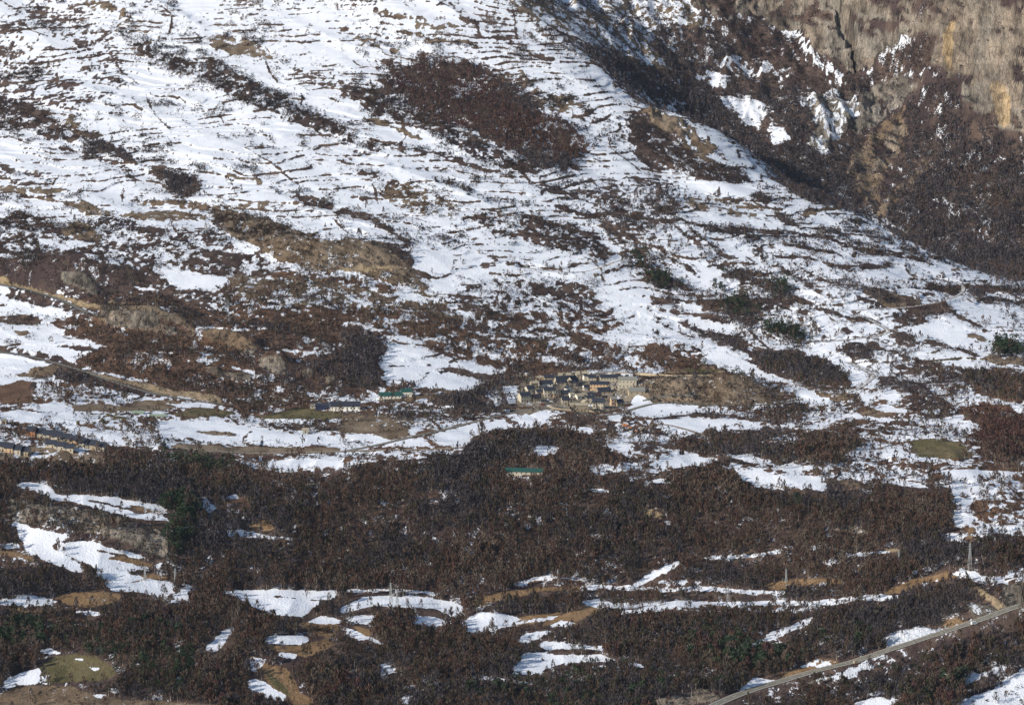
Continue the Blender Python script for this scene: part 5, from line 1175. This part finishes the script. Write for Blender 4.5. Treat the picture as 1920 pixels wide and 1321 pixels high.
# lone slender poplars and road signs
def clear(x, y):
    k = np.ones(len(x), bool)
    for (a, b, r_) in EXCL: k &= (x - a) ** 2 + (y - b) ** 2 > r_ * r_
    return k
r = np.random.default_rng(5)
clump = .55 + .9 * vn(X / 14, Y / 14, 120)
fd = np.clip(LC['F'], 0, 1) ** 1.15 * clump / np.where(Y > 4050, 21, 17)
idx, tx, ty, tz = scatter(fd, r)
k = clear(tx, ty); idx = (idx[0][k], idx[1][k]); tx, ty, tz = tx[k], ty[k], tz[k]
K = LC['K'][idx]; tc_, pine = tree_colours(K, tx, ty, r)
farf = ty > 4050
th_ = np.where(K == 3, 10.5, np.where(pine, 9.5, np.where(K == 1, 7.5, 8.2))) * (.55 + .75 * r.random(len(tx)) + .5 * (vn(tx / 30, ty / 30, 200) - .4)) * np.where(farf, .95, 1.0)
tr_ = th_ * np.where(pine, .30, .29) * (.8 + .4 * r.random(len(tx)))
print('TREES', len(tx))
tpx, tpy = proj(tx, ty, tz)
# the three hundred trees that show largest stand as things of their own
seen = (tpx > 8) & (tpx < 1912) & (tpy - th_ * F / ty < 1316) & (LC['F'][idx] > .3)
order = np.argsort(-(th_ / ty) * seen)
solo = np.zeros(len(tx), bool); solo[order[:300]] = True
near = (ty < 2760) & ~solo; mid = (ty >= 2760) & (ty < 4050) & ~solo; fa = (ty >= 4050) & ~solo
for nm, m, M, lab in (('near_wood', near, 50, 'dense bare brown wood filling the slopes in front of the village'), ('hedgerow_wood', mid, 22, 'grey brown hedgerow trees and copses among the snowy terraces'), ('mountain_wood', fa, 14, 'dark wood on the mountain side below the orange cliffs')):
    V1, c1 = slivers(tx[m], ty[m], tz[m], th_[m], tr_[m], tc_[m], M, r, wid={50: .075, 22: .13}.get(M, .2), pine=pine[m])
    V2, c2 = trunks(tx[m], ty[m], tz[m], th_[m], np.where(pine[m][:, None], (.10, .07, .05), (.30, .27, .24)) * np.ones((m.sum(), 3)), r)
    o = bpy.data.objects.new(nm, tri_mesh(nm, np.r_[V1, V2], np.r_[c1, c2], veg.m)); C.objects.link(o); tag(o, lab, 'wood', kind='stuff')
bark = NT('bark', .9, .1); bark.l(bark.mix(bark.noise(2.0), (.14, .11, .09), (.34, .30, .26)), bark.b.inputs['Base Color'])
def limb_mesh(h, r):                                  # trunk with limbs, tapered
    V = []; Fc = []
    def seg(a, b, ra_, rb_):
        d = (b - a).normalized(); s = d.orthogonal().normalized(); t = d.cross(s); n0 = len(V)
        for c_, rr_ in ((a, ra_), (b, rb_)):
            for i in range(5): V.append(tuple(c_ + (s * math.cos(i * 1.2566) + t * math.sin(i * 1.2566)) * rr_))
        for i in range(5): j = (i + 1) % 5; Fc.append((n0 + i, n0 + j, n0 + 5 + j, n0 + 5 + i))
        Fc.append(tuple(n0 + 9 - i for i in range(5)))
    a = Vector((0, 0, -.6)); b = Vector((.02 * h, .01 * h, .45 * h)); c_ = Vector((-.01 * h, 0, .85 * h))
    seg(a, b, .028 * h, .018 * h); seg(b, c_, .018 * h, .005 * h)
    for i in range(6):
        q_ = r.random(); t = .28 + .1 * i; st = Vector((0, 0, t * h)); an = i * 2.4 + q_
        seg(st, st + Vector((math.cos(an) * .2, math.sin(an) * .2, .2 + .1 * q_)) * h, .009 * h, .003 * h)
    me = bpy.data.meshes.new('trunk'); me.from_pydata(V, [], Fc); me.materials.append(bark.m); me.update(); return me
protos = {}
TW = lambda p: ('pine' if p else 'bare')
kinds = [('bare_tree', c_, False) for c_ in (0, 1, 2, 3, 4, 5, 6)] + [('pine_tree', 7, True), ('pine_tree', 8, True)]
for nm, c_, pn in kinds:
    for v in range(3):
        one = np.ones(1); cc = TREEPAL[c_][None, :]
        V, cv = slivers(one * 0, one * 0, one * 0, one * 8, one * 8 * (.24 if pn else .34), cc, 110, r, wid=.085, pine=np.array([pn]), low=.22)
        protos[(c_, v)] = (tri_mesh('crown', V, cv, veg.m), limb_mesh(8, r))
MARKS = [(130, 1265, 'the olive clearing at the bottom left'), (405, 1200, 'the crescent snow patch'), (540, 1198, 'the small rectangular snow field'), (480, 1280, 'the long snow slope at the bottom'), (560, 1270, 'the tan grass strip'),
 (1060, 1240, 'the pear shaped snow field'), (1190, 1250, 'the small oval snow patch'), (880, 1275, 'the thin snow strip at the bottom'), (720, 1250, 'the speckled snow patch'), (1500, 1185, 'the slanting snow track'), (1710, 1190, 'the snow verge above the road'),
 (1420, 1280, 'the snow heap beside the road'), (1860, 1290, 'the snow slope at the bottom right corner'), (1640, 1315, 'the snow field at the bottom edge'), (1826, 1170, 'the white van'), (1606, 1243, 'the small tan item'), (1330, 1305, 'the orange bank at the road end'),
 (75, 1215, 'the snow wedge at the left edge'), (60, 1130, 'the snow patch at the left edge'), (250, 1080, 'the leaning snow field'), (540, 1130, 'the broad flat snow field'), (745, 1140, 'the tall pylon'), (930, 1165, 'the tapering snow field'), (1100, 1160, 'the brown grass bank'), (1818, 1065, 'the pylon knoll'), (1200, 1310, 'the lower right bare ground'), (300, 1260, 'the narrow snow streak'), (1250, 1200, 'the wood edge under the snowy tracks'), (650, 1290, 'the bottom edge left of centre'), (1050, 1300, 'the bottom edge right of centre')]
def mark(px, py):
    d_ = [(px - a) ** 2 + 4 * (py - b) ** 2 for a, b, _ in MARKS]; return MARKS[int(np.argmin(d_))][2]
def region(px, py):
    if py < 1130: return ('standing in the steep wood above the long snowy strip fields', 'trees of the steep middle wood')
    if px < 420: return ('standing in the bottom left wood above the olive clearing', 'trees of the bottom left wood')
    if px < 950: return ('standing in the bottom wood left of the curved snow field', 'trees of the bottom centre wood')
    # above or below the main road
    yr = np.interp(px, [1310, 1440, 1600, 1760, 1950], [1340, 1283, 1237, 1187, 1120])
    if py > yr: return ('standing in the scrubby wood below the main road', 'trees below the main road')
    return ('standing in the bottom right wood above the main road', 'trees above the main road')
pc = np.array([np.argmin(((TREEPAL - c_[None]) ** 2).sum(1)) for c_ in tc_[order[:300]]])
words = ['brown', 'rusty brown', 'dark olive brown', 'pale brown', 'reddish', 'greyish brown', 'dark grey']
for n_, i in enumerate(order[:300]):
    pn = bool(pine[i]); c_ = int(pc[n_]); c_ = max(c_, 7) if pn else min(c_, 6)
    cm, tm = protos[(c_, n_ % 3)]; s = th_[i] / 8
    where, grp = region(tpx[i], tpy[i])
    e = bpy.data.objects.new('pine_tree' if pn else 'bare_tree', None); C.objects.link(e); e.location = (tx[i], ty[i], tz[i])
    e.rotation_euler = (0, 0, r.random() * 6.28); e.scale = (s, s, s)
    mk = mark(tpx[i], tpy[i]); sz = 'tall' if th_[i] > 11.6 else 'shorter'
    tag(e, ('%s dark green pine ' % sz if pn else '%s leafless %s tree ' % (sz, words[c_])) + 'near ' + mk, 'pine tree' if pn else 'bare tree', ('%s pines near ' % sz if pn else '%s %s trees near ' % (sz, words[c_])) + mk)
    for nm, mm in (('trunk', tm), ('crown', cm)):
        o = bpy.data.objects.new(nm, mm); C.objects.link(o); o.parent = e
# trees standing alone, tall enough to tell apart
for (px, py, h_, wf_, c_, lab) in [(1348, 372, 15, .5, 0, 'thin tall poplar on the big upper snow field, leftmost of a line of three'), (1396, 440, 13, .45, 0, 'thin poplar on the long white field below, middle of a line of three'), (1458, 442, 11, .45, 0, 'short thin poplar on the long white field, rightmost of the line of three'),
    (1664, 684, 12, .4, 3, 'pale slender poplar, leftmost of five along the snow right of the hairpin'), (1680, 687, 11, .4, 3, 'pale slender poplar, second of five right of the hairpin road'), (1694, 685, 13, .4, 3, 'pale slender poplar, third and tallest of five right of the hairpin'), (1704, 689, 10, .4, 3, 'pale slender poplar, fourth of five right of the hairpin road'), (1716, 690, 10, .4, 3, 'pale slender poplar, rightmost of five right of the hairpin road'),
    (1060, 376, 9, .6, 1, 'small rusty tree on the snow below the rust wood, left of two'), (1073, 379, 9, .6, 1, 'small rusty tree on the snow below the rust wood, right of two'), (1237, 372, 17, .8, 0, 'tall bushy bare tree at the lower tip of the scrubby spur'),
    (437, 1178, 20, .35, 3, 'very tall thin pale poplar beside the broad flat snow field, left one'), (447, 1172, 21, .35, 3, 'very tall thin pale poplar beside the broad flat snow field, right one'), (903, 822, 17, .9, 3, 'large pale bare tree spreading over the snow field left of the village'),
    (428, 572, 12, 1.0, 2, 'dark round tree at the lower right corner of the isolated snow field'), (1825, 560, 15, 1.3, 6, 'big grey domed tree beside the upper road on the right'), (1340, 540, 14, .8, 7, 'single dark conifer among the snow fields of the middle slope'), (1200, 500, 16, .9, 7, 'tall dark conifer at the top of the green clump above the village'),
    (1352, 545, 13, .8, 7, 'second dark conifer just right of the single one on the middle slope'), (925, 1150, 9, 1.3, 5, 'round grey bush at the right end of the long curved snow strip'), (1005, 808, 11, 1.0, 0, 'bare brown tree between two snow fields below the village street'), (1082, 745, 8, .8, 2, 'dark green tree growing between the houses in the village centre')]:
    g_ = ground(px, py); cm, tm = protos[(c_, 1)]; s = h_ / 8
    e = bpy.data.objects.new('poplar_tree' if wf_ < .5 else ('pine_tree' if c_ == 7 else 'bare_tree'), None); C.objects.link(e); e.location = g_; e.scale = (s * wf_ * 1.1, s * wf_ * 1.1, s); e.rotation_euler = (0, 0, px)
    tag(e, lab, 'poplar' if wf_ < .5 else ('pine tree' if c_ == 7 else 'bare tree'))
    for nm, mm in (('trunk', tm), ('crown', cm)):
        o = bpy.data.objects.new(nm, mm); C.objects.link(o); o.parent = e
# shrubs
SH = np.where(SH < .55, SH * 3.2 * np.clip((vn(X / 45, Y / 45, 133) - .5) * 4, 0, 1) * (vn(X / 16, Y / 16, 134) > .5), SH)
sd2 = np.clip(SH, 0, 1.4) ** 1.3 * (.3 + 1.4 * (vn(X / 9, Y / 12, 130) > .45)) / np.where(SH > .6, 11, 20)
idx, bx, by, bz = scatter(sd2, r)
k = clear(bx, by); idx = (idx[0][k], idx[1][k]); bx, by, bz = bx[k], by[k], bz[k]
print('SHRUBS', len(bx))
Kc, _ = tree_colours(np.where(LC['K'][idx] == 3, 0, np.where(LC['C'][idx] == 2, 0, LC['K'][idx])), bx, by, r)
Kc = Kc * (.38 + .5 * r.random((len(bx), 1)) ** 1.5)
bh = np.where(by > 3650, 2.5, 1.9) * (.65 + r.random(len(bx)) ** 2 * 1.4)
V, cv = slivers(bx, by, bz - .2, bh, bh * .62, Kc, 9, r, wid=.55, low=.0)
o = bpy.data.objects.new('scrub', tri_mesh('scrub', V, cv, veg.m)); C.objects.link(o)
tag(o, 'low dark brown shrubs dotted over the snow and the terrace banks', 'scrub', kind='stuff')
# ------------------------------------------------------------------ the air between: pale, even haze
hz = bpy.data.materials.new('haze'); hz.use_nodes = True; ht = hz.node_tree; ht.nodes.clear()
hv = ht.nodes.new('ShaderNodeVolumePrincipled'); ho = ht.nodes.new('ShaderNodeOutputMaterial')
hv.inputs['Color'].default_value = (.62, .74, 1, 1); hv.inputs['Density'].default_value = 0.9e-5; hv.inputs['Anisotropy'].default_value = .1
ht.links.new(hv.outputs[0], ho.inputs['Volume'])
V, Fc = [], []; box(V, Fc, -9100, 9100, -4100, 14100, -192, 800)
o = mesh_obj('haze', V, Fc, hz); o['kind'] = 'stuff'; o['label'] = 'thin bluish haze in the valley air'
